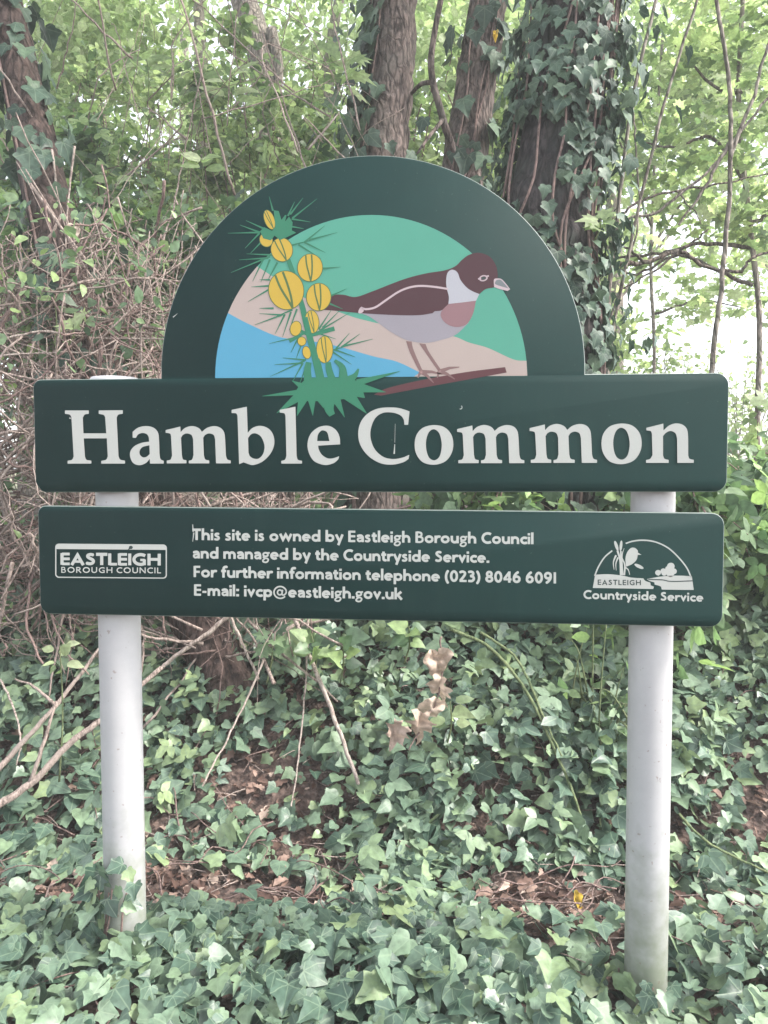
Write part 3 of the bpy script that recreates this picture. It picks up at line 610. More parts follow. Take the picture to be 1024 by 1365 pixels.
art.union([Lf(ell(301, 134, 10, 34, 14, -.32)), Lf(ell(331, 134, 9, 35, 14, .10))]+strip(Lf(smooth_path([(308, 165), (326, 230), (330, 325)], 5, False)), 2.6)+strip(Lf([(330, 168), (334, 325)]), 2.2)+strip(Lf(smooth_path([(352, 150), (338, 200), (340, 325)], 5, False)), .5, 2.4)+strip(Lf(smooth_path([(299, 196), (282, 240), (286, 290)], 5, False)), 2.6, .6)+strip(Lf(smooth_path([(312, 210), (298, 250), (300, 295)], 5, False)), 2.2, .5)+strip(Lf(smooth_path([(338, 215), (356, 260), (352, 325)], 5, False)), 1.6, 2.6)+strip(Lf(smooth_path([(360, 275), (378, 290), (388, 322)], 5, False)), 2, .8), 'white', 1)
art.shape([(364, 270, 1), (360, 215), (372, 175), (395, 149), (420, 148), (440, 165), (440, 178, 1), (465, 193, 1), (440, 193, 1), (432, 225), (405, 252), (378, 265, 1)], 'white', 2, o, s)
art.poly([Lf(ell(448, 268, 33, 11, 14, .45))], 'white', 2)
text(art, 'EASTLEIGH', 796.6, 779.6, 854.6, 780.2, 7.0, 'logo_dark', 3, 1.0, .12)
text(art, 'Countryside Service', 777.6, 798.2, 937.6, 802.0, 11.6, 'white', 1, 1.05)
art.build('service_logo', info_panel)

# ================================================================= PLANTS
def fan(n): return [(1, 0, 'a0')]+[(1, 'a%d' % i, 'a%d' % (i+1)) for i in range(n-1)]+[(1, 'a%d' % (n-1), 2)]
def template(kind):
    """unit leaf: stalk at origin, tip at +y.  returns verts (k,2), triangles"""
    if kind == 'ivy':
        h = [(.10, -.09), (.24, -.13), (.38, -.08), (.43, .03), (.41, .14), (.50, .24), (.555, .35), (.46, .42), (.32, .51), (.21, .70), (.09, .89)]; mid = [(0, 0), (0, .30), (0, 1.0)]; order = fan(len(h))
    elif kind == 'heart':
        h = [(.10, -.08), (.24, -.10), (.37, -.03), (.44, .10), (.45, .24), (.40, .42), (.30, .60), (.16, .82)]; mid = [(0, 0), (0, .34), (0, 1.0)]; order = fan(len(h))
    elif kind == 'ovate':
        h = [(.17, .08), (.31, .33), (.25, .65)]; mid = [(0, 0), (0, .45), (0, 1.0)]
        order = [(0, 'a0', 'a1'), (0, 'a1', 1), (1, 'a1', 'a2'), (1, 'a2', 2)]
    elif kind == 'oak':
        h = [(.12, .12), (.20, .26), (.14, .34), (.33, .50), (.22, .60), (.28, .78)]; mid = [(0, 0), (0, .5), (0, 1.0)]
        order = [(0, 'a0', 'a1'), (0, 'a1', 'a2'), (0, 'a2', 1), (1, 'a2', 'a3'), (1, 'a3', 'a4'), (1, 'a4', 'a5'), (1, 'a5', 2)]
    elif kind == 'maple':
        h = [(.16, -.12), (.40, -.08), (.30, .14), (.62, .30), (.40, .40), (.46, .62), (.17, .58)]; mid = [(0, 0), (0, .42), (0, 1.0)]
        order = [(0, 'a0', 'a1'), (0, 'a1', 'a2'), (0, 'a2', 1), (1, 'a2', 'a3'), (1, 'a3', 'a4'), (1, 'a4', 'a5'), (1, 'a5', 'a6'), (1, 'a6', 2)]
    elif kind == 'trefoil':
        v0, t0 = template('ovate'); V = []; T = []
        for ang, sc, off in ((0, 1.0, (0, .28)), (1.25, .82, (0.02, .20)), (-1.25, .82, (-.02, .20))):
            c, s_ = math.cos(-ang), math.sin(-ang); b = len(V)
            V += [((x*c-y*s_)*sc*.72+off[0], (x*s_+y*c)*sc*.72+off[1]) for x, y in v0]; T += [tuple(b+i for i in t) for t in t0]
        return np.array(V), np.array(T)
    V = list(mid); n = len(h); V += h + [(-x, y) for x, y in h]; T = []
    for t in order:
        r = [i if isinstance(i, int) else 3+int(i[1:]) for i in t]; l = [i if isinstance(i, int) else 3+n+int(i[1:]) for i in t]
        T += [tuple(r), tuple(l[::-1])]
    return np.array(V), np.array(T)
TPL = {k: template(k) for k in ('ivy', 'heart', 'ovate', 'oak', 'maple', 'trefoil')}
def unit(a): return a/(np.linalg.norm(a, axis=1)[:, None]+1e-9)
def leaves_mesh(name, kind, P, axis, nrm, size, rnd=None, curl=.35, fold=.25):
    """one mesh of many leaves, each bent and folded a little differently"""
    tv, tt = TPL[kind]; n = len(P); k = len(tv)
    axis = unit(axis); nrm = nrm-axis*(axis*nrm).sum(1)[:, None]; nrm = unit(nrm); side = np.cross(axis, nrm)
    cu = rng.normal(curl, curl*.6+.05, n)[:, None]; fo = rng.normal(fold, .18, n)[:, None]; tw = rng.normal(0, .25, n)[:, None]
    x = tv[None, :, 0]*(rng.uniform(.82, 1.18, n)[:, None]); y = np.repeat(tv[None, :, 1], n, 0)
    jx = rng.normal(0, .025, (n, k)); x = x+jx
    z = fo*np.abs(x)-cu*y*y*.6-.35*np.abs(cu)*x*x+tw*x*y
    s_ = size[:, None, None]
    V = P[:, None, :]+s_*(side[:, None, :]*x[..., None]+axis[:, None, :]*y[..., None]+nrm[:, None, :]*z[..., None])
    F = (tt[None]+(np.arange(n)*k)[:, None, None]).reshape(-1, 3)
    if rnd is None: rnd = rng.random(n)
    uv = np.zeros((n, k, 3)); uv[..., 0] = tv[:, 0]; uv[..., 1] = tv[:, 1]
    return np_mesh(name, V.reshape(-1, 3), F, None, uv.reshape(-1, 3), np.repeat(rnd, k))
class Tubes:
    def __init__(self): self.V = []; self.F = []
    def add(self, pts, radii, n=6, wob=0.0):
        P = np.array(pts, float); m_ = len(P)
        if np.isscalar(radii): radii = [radii]*m_
        elif len(radii) == 2: radii = np.linspace(radii[0], radii[1], m_)
        T = np.gradient(P, axis=0); T = unit(T)
        ref = np.array([0.3, .9, .2]) if abs(T[0, 2]) > .7 else np.array([0.1, .1, 1.0])
        A = unit(np.cross(T, ref)); B = np.cross(T, A); b = len(self.V)
        for i in range(m_):
            for k in range(n):
                a = 2*math.pi*k/n; r = radii[i]*(1+(wob*(vnoise(k*1.7+b, i*.8)*2-1) if wob else 0))
                self.V.append(P[i]+r*(A[i]*math.cos(a)+B[i]*math.sin(a)))
        for i in range(m_-1):
            for k in range(n): self.F.append((b+i*n+k, b+i*n+(k+1) % n, b+(i+1)*n+(k+1) % n, b+(i+1)*n+k))
        e = len(self.V); self.V.append(P[-1]+T[-1]*radii[-1]*.6); self.V.append(P[0])
        for k in range(n):
            self.F.append((b+(m_-1)*n+k, b+(m_-1)*n+(k+1) % n, e, e)); self.F.append((b+(k+1) % n, b+k, e+1, e+1))
        return self
    def build(self, name, mat, parent=None):
        me = bpy.data.meshes.new(name)
        me.from_pydata([tuple(v) for v in self.V], [], [f if f[2] != f[3] else f[:3] for f in self.F]); me.update()
        return link(name, me, mat, parent)
def curve3(ctrl, n=6, jit=0.0):
    C = [np.array(c, float) for c in ctrl]; out = []
    for i in range(len(C)-1):
        p0 = C[i-1] if i else C[i]*2-C[i+1]; p3 = C[i+2] if i+2 < len(C) else C[i+1]*2-C[i]
        for k in range(n):
            t = k/n; q = .5*((2*C[i])+(-p0+C[i+1])*t+(2*p0-5*C[i]+4*C[i+1]-p3)*t*t+(-p0+3*C[i]-3*C[i+1]+p3)*t**3)
            out.append(q+(rng.normal(0, jit, 3) if jit else 0))
    out.append(C[-1]); return np.array(out)
def rdir(n): return unit(rng.normal(0, 1, (n, 3)))

# ---- ivy carpet -----------------------------------------------------------
def litter_bare(x, y):                  # the strip of bare leaf litter behind the posts, broken by ivy
    b = np.exp(-((y-.40-.04*np.sin(x*3))/.11)**2)*np.clip(-.25+2.0*(vnoise(x*2.3+3, y*2+1)-.35), 0, 1)
    for cx, cy, rx, ry in ((-.88, .37, .24, .12), (-.46, .40, .25, .13), (-.12, .38, .16, .07), (.30, .44, .10, .10), (.50, .40, .13, .13), (.84, .38, .17, .10), (1.2, .75, .16, .13), (-.42, .78, .2, .16)):
        b = b+1.25*np.exp(-((x-cx)/rx)**2-((y-cy)/ry)**2)*(.35+1.1*vnoise(x*9+cx*7, y*9))
    return b
def ivy_carpet(n, x0, x1, y0, y1):
    x = rng.uniform(x0, x1, n); y = rng.uniform(y0, y1, n)
    keep = rng.random(n) > litter_bare(x, y)*1.15
    keep &= rng.random(n) < .42+.9*vnoise(x*5+2, y*5+7)+.25*sstep(.7, 1.0, y)
    x, y = x[keep], y[keep]; n = len(x)
    hump = .04+.12*vnoise(x*2.2+11, y*2.2)*np.exp(-((y+.04)/.28)**2)+.20*vnoise(x*2.5+1, y*2.5+4)*sstep(.5, .9, y)
    z = terrain(x, y)+.012+hump*rng.random(n)**.7
    clear = np.hypot(x-.60, (y-.0)*.7) < .17; z = np.where(clear, terrain(x, y)+.012+.03*rng.random(n), z)
    P = np.c_[x, y, z]
    e = .05; gx_ = (terrain(x+e, y)-terrain(x-e, y))/(2*e); gy_ = (terrain(x, y+e)-terrain(x, y-e))/(2*e)
    nr = unit(np.c_[-gx_, -gy_-.35, np.ones(n)])+rng.normal(0, .38, (n, 3))
    a = rng.uniform(0, 2*math.pi, n); ax = np.c_[np.cos(a), np.sin(a)-.55, -.25+rng.normal(0, .25, n)]
    size = (.030+.043*rng.random(n)**1.5)*(1+.25*(vnoise(x*3, y*3)-.5))
    rnd = np.clip(rng.normal(.42, .27, n)+.25*(vnoise(x*1.5+8, y*1.5)-.5), 0, 1)
    return P, ax, nr, size, rnd
P, ax, nr, size, rnd = ivy_carpet(33000, -2.1, 2.0, -.9, 2.6)
def two_shapes(name, P, ax, nr, size, rnd, share):
    k = rng.random(len(P)) < share
    a = leaves_mesh(name, 'ivy', P[~k], ax[~k], nr[~k], size[~k], rnd[~k]); b = leaves_mesh(name, 'heart', P[k], ax[k], nr[k], size[k]*.92, rnd[k])
    bm = bmesh.new(); bm.from_mesh(a); bm.from_mesh(b)
    j = np.nonzero(rng.random(len(P)) < .07*(.3+sstep(.6, .9, P[:, 1])))[0]       # bramble runners growing through the ivy
    c = leaves_mesh(name, 'trefoil', P[j]+[0, -.01, .05], ax[j], nr[j], size[j]*1.35, np.clip(rnd[j]+.2, 0, 1)); bm.from_mesh(c); bm.to_mesh(a); bm.free(); return a
tag(link('ivy_ground_cover', two_shapes('ivy_ground_cover', P, ax, nr, size, rnd, .38), M['ivy']), 'carpet of dark green ivy leaves covering the bank and verge', 'ivy', kind='stuff')
# trailing stems of the ivy
tb = Tubes()
for i in range(220):
    x, y = rng.uniform(-1.8, 1.8), rng.uniform(-.2, 2.0); a = rng.uniform(0, 6.28); pts = []
    for k in range(7):
        pts.append((x, y, float(terrain(x, y))+.02+.05*rng.random())); a += rng.normal(0, .5); x += .07*math.cos(a); y += .07*math.sin(a)
    tb.add(curve3(pts, 3), (.0025, .0015), 4)
tag(tb.build('ivy_runners', M['stick_dark']), 'thin brown ivy runners trailing over the bank', 'ivy', kind='stuff')
# ---- leaf litter -----------------------------------------------------------
n = 15000; x = rng.uniform(-2, 2, n); y = rng.uniform(-.3, 2.3, n); k = rng.random(n) < .14+1.0*litter_bare(x, y); x, y = x[k], y[k]; n = len(x)
P = np.c_[x, y, terrain(x, y)+.004+.03*rng.random(n)]; a = rng.uniform(0, 6.28, n)
tag(link('leaf_litter', leaves_mesh('leaf_litter', 'oak', P, np.c_[np.cos(a), np.sin(a), rng.normal(0, .2, n)], np.c_[rng.normal(0, .7, (n, 2)), np.ones(n)], rng.uniform(.016, .055, n), rng.random(n)**1.6, .7, .6), M['dead']), 'brown fallen leaves lying on the soil behind the posts', 'leaf litter', kind='stuff')
tb = Tubes()
for i in range(520):
    x, y = rng.uniform(-1.7, 1.7), rng.normal(.5, .25); a = rng.uniform(0, 6.28); L = rng.uniform(.04, .16)
    z = float(terrain(x, y)); tb.add([(x, y, z+.015), (x+L*math.cos(a)*.5, y+L*math.sin(a)*.5, z+.022), (x+L*math.cos(a), y+L*math.sin(a), z+.012+.03*rng.random())], (.0025, .0012), 4)
tag(tb.build('twig_litter', M['stick']), 'short broken twigs lying among the fallen leaves', 'twigs', kind='stuff')

# ---- trees ------------------------------------------------------------------
def tree(name, ctrl, radii, mat, label, limbs=(), crown=None, wob=.10, crown_mat='crown'):
    """ctrl: points along the trunk, base first; limbs: (ctrl, r0, r1); crown: list of (centre, radius, count)"""
    base = ctrl[0]; r = empty(name, tuple(base), label, 'tree', 'trees of the wood behind the sign')
    pts = curve3(ctrl, 10); tb = Tubes(); rr_ = np.interp(np.linspace(0, 1, len(pts)), np.linspace(0, 1, len(radii)), radii)
    tb.add(pts, rr_, 18, wob)
    tr = tb.build('trunk', mat, r)
    for c, r0, r1 in limbs:
        t2 = Tubes(); t2.add(curve3(c, 6), (r0, r1), 9, .08); t2.build('limb', mat, r)
    if crown:
        Ps = []
        for c, rad, cnt in crown:
            c = np.array(c); rad = np.array(rad if np.ndim(rad) else (rad,)*3)
            # sprays of leaves hung on twigs spread through the volume
            ntw = max(6, cnt//14); tc = c+rdir(ntw)*rad*(rng.random((ntw, 1))**.45); td = rdir(ntw)*np.array([1, 1, .5])
            i = rng.integers(0, ntw, cnt); Ps.append(tc[i]+td[i]*rng.uniform(-.5, .5, (cnt, 1))*.7+rng.normal(0, .09, (cnt, 3)))
        P = np.concatenate(Ps); n = len(P)
        link('crown', leaves_mesh('crown', 'ovate', P, rdir(n)*[1, 1, .6]-[0, 0, .35], rdir(n)*.7+[0, 0, .8], rng.uniform(.08, .15, n)), M[crown_mat], r)
    return r
def gz(x, y): return float(terrain(x, y))
def trunk_ctrl(px_list, Y0, Y1, up=2.6):
    """trunk seen at these photo points (top first) and continued down to the soil and up out of view"""
    n = len(px_list); Ys = np.linspace(Y1, Y0, n); pts = [at(p[0], p[1], y) for p, y in zip(px_list, Ys)]
    b = pts[-1]; d = pts[-1]-pts[-2]; d = d/abs(d[2]); bz = gz(b[0], b[1])
    if b[2] > bz+.05: pts.append(b+d*(b[2]-bz)*np.array([.3, .3, 1]))
    t = pts[0]; d = pts[0]-pts[1]; d = d/np.linalg.norm(d); pts = [t+d*up*1.0+np.array([0, .1, .3]), t+d*up*.5]+pts
    q = pts[-1].copy(); q[2] -= .12; pts.append(q)
    return pts[::-1]
# C: the thick ivy-hung tree right of centre
cC = trunk_ctrl([(765, 0), (745, 180), (728, 330), (735, 480)], 1.75, 1.95, 3.2)
topC = cC[-1]
tree('ivy_clad_tree', cC, [.25, .22, .19, .175, .165, .15, .14], M['bark_dark'], 'thick dark tree trunk hung with ivy above the right shoulder of the sign',
     [([cC[-2], cC[-2]+np.array([.8, .4, .9]), cC[-2]+np.array([1.7, .6, 1.7])], .06, .02), ([cC[-1], cC[-1]+np.array([-.9, -.3, .9]), cC[-1]+np.array([-1.6, -.6, 1.5])], .07, .02)],
     [((.7, 2.2, 5.4), (1.9, 1.6, 1.0), 1200), ((-.6, 1.6, 5.8), (1.6, 1.4, 1.0), 900)])
# A and B: the two bare reddish trunks
cA = trunk_ctrl([(527, 0), (520, 110), (510, 215), (503, 330)], 2.75, 2.95, 2.6)
tree('slim_tree', cA, [.17, .15, .135, .13, .125, .11, .10], M['bark_red'], 'slim tree with reddish bark and ivy up its side, directly over the arch top',
     [([cA[-1], cA[-1]+np.array([.5, .4, .9]), cA[-1]+np.array([1.1, .5, 1.6])], .05, .015)], [((-.6, 3.6, 6.2), (1.7, 1.7, 1.1), 1200)])
cB = trunk_ctrl([(652, 0), (634, 110), (617, 235), (606, 340)], 2.9, 3.1, 2.6)
fork = at(602, 195, 2.85)
tree('forked_tree', cB, [.16, .14, .125, .12, .11, .10, .09], M['bark_red'], 'reddish forked tree standing between the slim tree and the thick ivy tree',
     [([at(612, 230, 2.93), fork, at(588, 150, 2.8), at(575, 95, 2.75), at(580, 40, 2.75), at(600, -60, 2.7)], .024, .014), ([at(578, 110, 2.76), at(562, 112, 2.8), at(548, 125, 2.85)], .014, .010), ([at(590, 160, 2.8), at(570, 185, 2.7), at(556, 205, 2.65)], .012, .006)],
     [((1.2, 4.0, 6.4), (1.8, 1.7, 1.1), 1200)])
# E: the leaning tree on the left whose foot shows below the lower panel
cE = [at(318, 955, 1.10), at(300, 905, 1.13), at(262, 820, 1.2), at(190, 640, 1.4), at(112, 450, 1.6), at(60, 250, 1.8), at(18, 60, 2.0), at(-30, -160, 2.2), at(-60, -420, 2.4)]
tree('leaning_tree', cE, [.115, .105, .10, .10, .10, .095, .085, .08, .07], M['bark_brown'], 'leaning brown tree rising from behind the text panel to the left picture edge',
     [([cE[-1], cE[-1]+np.array([-.3, .3, 1.0]), cE[-1]+np.array([.3, .6, 1.9])], .06, .02)], [((-1.7, 2.2, 5.2), (1.7, 1.6, 1.0), 1200)])
# D: pale trunk further back
cD = trunk_ctrl([(322, -10), (345, 60), (356, 130), (362, 230)], 5.4, 5.8, 2.5)
tree('pale_tree', cD, [.15, .14, .13, .125, .12, .11, .09], M['bark_far'], 'pale crooked trunk further back, above the left shoulder of the arch',
     [([at(362, 40, 5.6), at(372, 90, 5.5), at(368, 150, 5.4)], .05, .03)], [((-1.4, 6.2, 7.4), (2.0, 1.8, 1.3), 2500)])

# ---- ivy climbing the trunks -------------------------------------------------
def climbing_ivy(ctrl, rad, n, label, tpl='ivy', size=(.05, .11), t0=.1, t1=.95, bias=None, out=.05, stems=7):
    base = ctrl[0]; r = empty('climbing_ivy', tuple(base), label, 'ivy', 'ivy climbing the trunks')
    pts = curve3(ctrl, 10); m_ = len(pts); t = rng.uniform(t0, t1, n)*(m_-1); i = t.astype(int); f = (t-i)[:, None]
    C = pts[i]*(1-f)+pts[np.minimum(i+1, m_-1)]*f
    a = rng.uniform(0, 2*math.pi, n) if bias is None else rng.normal(bias[0], bias[1], n)
    keep = vnoise(a*1.6+3, C[:, 2]*3.2) > .30; C, a = C[keep], a[keep]; n = len(a)
    o_ = np.c_[np.cos(a), np.sin(a), np.zeros(n)]; rr_ = np.interp(C[:, 2], [pts[0][2], pts[-1][2]], rad)
    P = C+o_*(rr_+rng.exponential(out, n))[:, None]
    link('foliage', leaves_mesh('foliage', tpl, P, np.c_[rng.normal(0, .4, (n, 2)), -np.ones(n)]+o_*.35, o_+rng.normal(0, .2, (n, 3))+[0, 0, .45], size[0]+(size[1]-size[0])*rng.random(n)**1.5), M['ivy_far'], r)
    tb = Tubes()
    for k in range(stems):
        a0 = rng.uniform(0, 6.28) if bias is None else rng.normal(bias[0], bias[1]*.7); q = []
        for j in range(int(m_*t0), m_-2, 4):
            a0 += rng.normal(0, .14); rj = np.interp(pts[j][2], [pts[0][2], pts[-1][2]], rad)+.008; q.append(pts[j]+rj*np.array([math.cos(a0), math.sin(a0), 0]))
        if len(q) > 2: tb.add(curve3(q, 3), (.007, .004), 5)
    tb.build('stem', M['stick_dark'], r)
    return r
climbing_ivy(cC, (.22, .15), 3600, 'dense grey green ivy climbing the thick dark trunk right of the arch', size=(.030, .080), out=.030, stems=12)
climbing_ivy(cC, (.22, .15), 520, 'ivy hanging loose down the right flank of the thick dark trunk', size=(.035, .085), out=.07, bias=(-.2, .5), stems=4)
climbing_ivy(cA, (.15, .11), 420, 'ivy climbing the left side of the slim tree over the arch top', size=(.06, .13), bias=(3.6, .55), out=.06, stems=4)
climbing_ivy(cB, (.14, .10), 200, 'sparse ivy climbing the forked reddish tree', size=(.07, .14), bias=(-.9, .9), out=.07, stems=3)
climbing_ivy(cE, (.10, .08), 300, 'ivy clinging to the upper part of the leaning tree', size=(.06, .11), t0=.45, t1=.95, out=.05, stems=3)

# ---- shrubs -------------------------------------------------------------------
def shrub(name, base, size, nst, nlf, kind, mat, stem_mat, label, cat='shrub', group='shrubs under the trees', ls_=(.05, .10), lean=(0, 0), arch=.5, up=.5, rpow=1.0):
    base = np.array([base[0], base[1], gz(base[0], base[1])]) if len(base) == 2 else np.array(base, float)
    r = empty(name, tuple(base), label, cat, group); tb = Tubes(); tips = []; sx, sy, sz = size
    for i in range(nst):
        a = rng.uniform(0, 6.28); d = np.array([math.cos(a)*sx, math.sin(a)*sy, 0])*rng.uniform(.25, 1.0); h = sz*rng.uniform(.5, 1.05)
        b0 = base+np.array([rng.normal(0, .12)*sx, rng.normal(0, .12)*sy, -.03]); L = np.array([lean[0], lean[1], 0])
        c = [b0, b0+d*.25+L*.3+[0, 0, h*.5], b0+d*.65+L*.7+[0, 0, h*.9], b0+d*1.0+L+[0, 0, h*(1-arch*rng.random())]]
        q = curve3(c, 5, .008); tb.add(q, (.008, .003), 5); tips.append(q)
        for k in range(3):
            j = rng.integers(5, len(q)-1); e = q[j]+rng.normal(0, .22, 3)*np.array([sx, sy, .8]); mm = (q[j]+e)/2+[0, 0, .04]
            q2 = curve3([q[j], mm, e], 4); tb.add(q2, (.0035, .0015), 4); tips.append(q2)
    tb.build('stems', stem_mat, r)
    i = rng.integers(0, len(tips), nlf); P = np.array([tips[k][min(len(tips[k])-1, int(len(tips[k])*rng.random()**rpow*.999))] for k in i])
    n = nlf; P = P+rng.normal(0, .055, (n, 3))
    P[:, 2] = np.maximum(P[:, 2], terrain(P[:, 0], P[:, 1])+.03)
    link('foliage', leaves_mesh('foliage', kind, P, rdir(n)*[1, 1, .5]+[0, -.25, -.2], rdir(n)*.6+[0, -.25, up], rng.uniform(*ls_, n)), M[mat], r)
    return r
BR = 'bramble bushes on the left'
shrub('bramble_bush', (-1.55, 2.4), (.75, .6, 1.9), 18, 1500, 'trefoil', 'bramble', M['stick_dark'], 'tall grey green bramble bush nearest the left picture edge', 'bramble', BR, (.08, .15), up=.9)
shrub('bramble_bush', (-.95, 2.9), (.8, .7, 1.9), 22, 2000, 'trefoil', 'bramble', M['stick_dark'], 'bramble bush just left of the arch, full of small leaves', 'bramble', BR, (.08, .145), up=.9)
shrub('bramble_bush', (-.55, 3.6), (.8, .7, 2.2), 20, 1800, 'trefoil', 'bramble', M['stick_dark'], 'bramble bush behind the upper left curve of the arch', 'bramble', BR, (.08, .15), up=.9)
shrub('bramble_bush', (-2.2, 3.5), (1.0, .8, 2.6), 22, 2000, 'trefoil', 'bramble', M['stick_dark'], 'high bramble bush behind the leaning tree', 'bramble', BR, (.08, .15), up=.9)
shrub('hazel_bush', (-1.2, 4.6), (1.2, .9, 3.6), 26, 6500, 'ovate', 'fresh', M['stick_dark'], 'tall fresh green bush between the leaning tree and the pale trunk', 'shrub', ls_=(.05, .105), rpow=.7)
shrub('hazel_bush', (-2.6, 5.2), (1.3, 1.0, 4.2), 26, 6000, 'ovate', 'fresh', M['stick_dark'], 'tall fresh green bush in the upper left corner', 'shrub', ls_=(.05, .105), rpow=.7)
shrub('hazel_bush', (.15, 5.0), (1.0, .9, 3.6), 24, 5500, 'ovate', 'fresh', M['stick_dark'], 'fresh green bush glimpsed between the slim tree and the pale trunk', 'shrub', ls_=(.05, .105), rpow=.7)
shrub('hazel_bush', (.75, 5.6), (.8, .9, 3.9), 16, 1800, 'ovate', 'fresh', M['stick_dark'], 'fresh green bush glimpsed between the two reddish trunks', 'shrub', ls_=(.05, .105), rpow=.7)
shrub('hazel_bush', (-.35, 4.3), (.9, .8, 3.2), 24, 4500, 'ovate', 'fresh', M['stick_dark'], 'mid green bush rising behind the brambles over the arch', 'shrub', ls_=(.06, .11), rpow=.7)
# right: ivy and bramble hump beside the panels
shrub('bramble_bush', (1.45, 1.7), (.55, .5, .52), 18, 1300, 'trefoil', 'bramble', M['stick_dark'], 'low bramble bush beside the right end of the text panel', 'bramble', 'bramble bushes on the right', (.07, .13))
shrub('bramble_bush', (1.05, 1.35), (.4, .4, .62), 16, 1000, 'trefoil', 'bramble', M['stick_dark'], 'low bramble bush behind the right post', 'bramble', 'bramble bushes on the right', (.07, .12))
shrub('bramble_bush', (2.1, 2.6), (.7, .6, .5), 18, 1300, 'trefoil', 'fresh', M['stick_dark'], 'bramble bush at the right picture edge under the bright clearing', 'bramble', 'bramble bushes on the right', (.07, .13))
shrub('bramble_bush', (.35, 1.6), (.55, .35, .55), 16, 900, 'trefoil', 'bramble', M['stick_dark'], 'green bramble bush at the top of the bank under the text panel', 'bramble', 'bramble bushes on the right', (.06, .11))
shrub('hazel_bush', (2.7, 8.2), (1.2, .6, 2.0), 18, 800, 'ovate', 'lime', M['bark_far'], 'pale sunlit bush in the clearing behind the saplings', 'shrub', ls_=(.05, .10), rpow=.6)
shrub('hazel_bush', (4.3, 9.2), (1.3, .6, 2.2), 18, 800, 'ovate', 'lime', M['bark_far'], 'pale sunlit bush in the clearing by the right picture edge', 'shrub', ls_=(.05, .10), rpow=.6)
shrub('hazel_bush', (.55, 4.3), (.7, .7, 3.7), 20, 2600, 'ovate', 'fresh', M['stick_dark'], 'fresh green bush filling the gap just right of the slim tree', 'shrub', ls_=(.05, .10), rpow=.7)
shrub('nettle_clump', (.72, .95), (.22, .2, .28), 10, 160, 'ovate', 'bramble', M['stem_green'], 'small leafy seedling clump on the ivy bank left of the right post', 'plant', ls_=(.03, .06))
# right: thin saplings and a spreading maple with light through it
def sapling(px, Yd, r0, r1, label, twigs=()):
    pts = [at(p[0], p[1], Yd+(p[2] if len(p) > 2 else 0)) for p in px]; b = pts[0].copy(); b[2] = gz(b[0], b[1])-.03
    r = empty('sapling', tuple(b), label, 'sapling', 'thin saplings right of the ivy tree')
    Tubes().add(curve3([b]+pts, 8, .002), (r0, r1), 7).build('stem', M['bark_far'], r)
    for tw in twigs:
        Tubes().add(curve3([at(p[0], p[1], Yd+(p[2] if len(p) > 2 else 0)) for p in tw], 6, .004), (r0*.7, r1*.6), 6).build('twig', M['bark_far'], r)
sapling([(950, 500), (962, 380), (973, 250), (972, 110), (955, 0), (940, -120)], 2.2, .014, .008, 'long pinkish brown sapling stem hanging above the right end of the name panel', [[(972, 215), (1000, 140), (1024, 60), (1050, -30)], [(973, 190), (940, 250), (905, 300)]])
sapling([(806, 480), (822, 300), (846, 120), (875, 0), (900, -120)], 2.1, .011, .007, 'dark slender stem curving up close beside the ivy tree')
sapling([(812, 490), (840, 330), (880, 160), (930, 0), (960, -100)], 2.3, .010, .006, 'slender stem leaning right from the ivy tree foot')
sapling([(808, 470), (822, 400), (850, 300), (848, 200), (842, 130)], 2.5, .007, .004, 'very thin grey stem between the two slender stems')
sapling([(815, 340), (880, 280), (950, 222), (1024, 130), (1080, 60)], 2.6, .009, .006, 'thin stem slanting up to the right picture edge')
def branch_thing(name, px, Yd, r0, r1, mat, label, cat='branch', group=None, twigs=(), jit=.003):
    pts = [at(p[0], p[1], Yd+(p[2] if len(p) > 2 else 0)) for p in px]
    r = empty(name, tuple(pts[0]), label, cat, group)
    Tubes().add(curve3(pts, 7, jit), (r0, r1), 8, .12).build('wood', M[mat], r)
    for tw in twigs:
        Tubes().add(curve3([at(p[0], p[1], Yd+(p[2] if len(p) > 2 else 0)) for p in tw], 5, jit), (r0*.6, r1*.5), 6).build('twig', M[mat], r)
    return r
def maple(label, trunk, Yd, limbs, sprays, nl, mat, kind='maple', ls_=(.09, .16), base=None):
    pts = [at(p[0], p[1], Yd) for p in trunk]; b = pts[0].copy(); b[2] = gz(b[0], b[1])-.05
    r = empty('maple_tree', tuple(b), label, 'tree', 'young maples by the clearing')
    Tubes().add(curve3([b]+pts, 8), (.022, .014), 10, .1).build('trunk', M['bark_far'], r)
    for l in limbs: Tubes().add(curve3([at(p[0], p[1], Yd+(p[2] if len(p) > 2 else 0)) for p in l], 6, .006), (.016, .006), 7, .1).build('limb', M['bark_grey'], r)
    Ps = []
    for (px, py, dy, rx, rz, c) in sprays:
        cc = at(px, py, Yd+dy); k = max(3, c//10); tc = cc+rng.normal(0, 1, (k, 3))*[rx*.5, .35, rz*.5]; i = rng.integers(0, k, c); Ps.append(tc[i]+rng.normal(0, 1, (c, 3))*[.13, .10, .07])
    P = np.concatenate(Ps); n = len(P)
    link('crown', leaves_mesh('crown', kind, P, rdir(n)*[1, 1, .4]-[0, .1, .25], rdir(n)*.5+[0, -.1, .7], rng.uniform(*ls_, n)), M[mat], r)
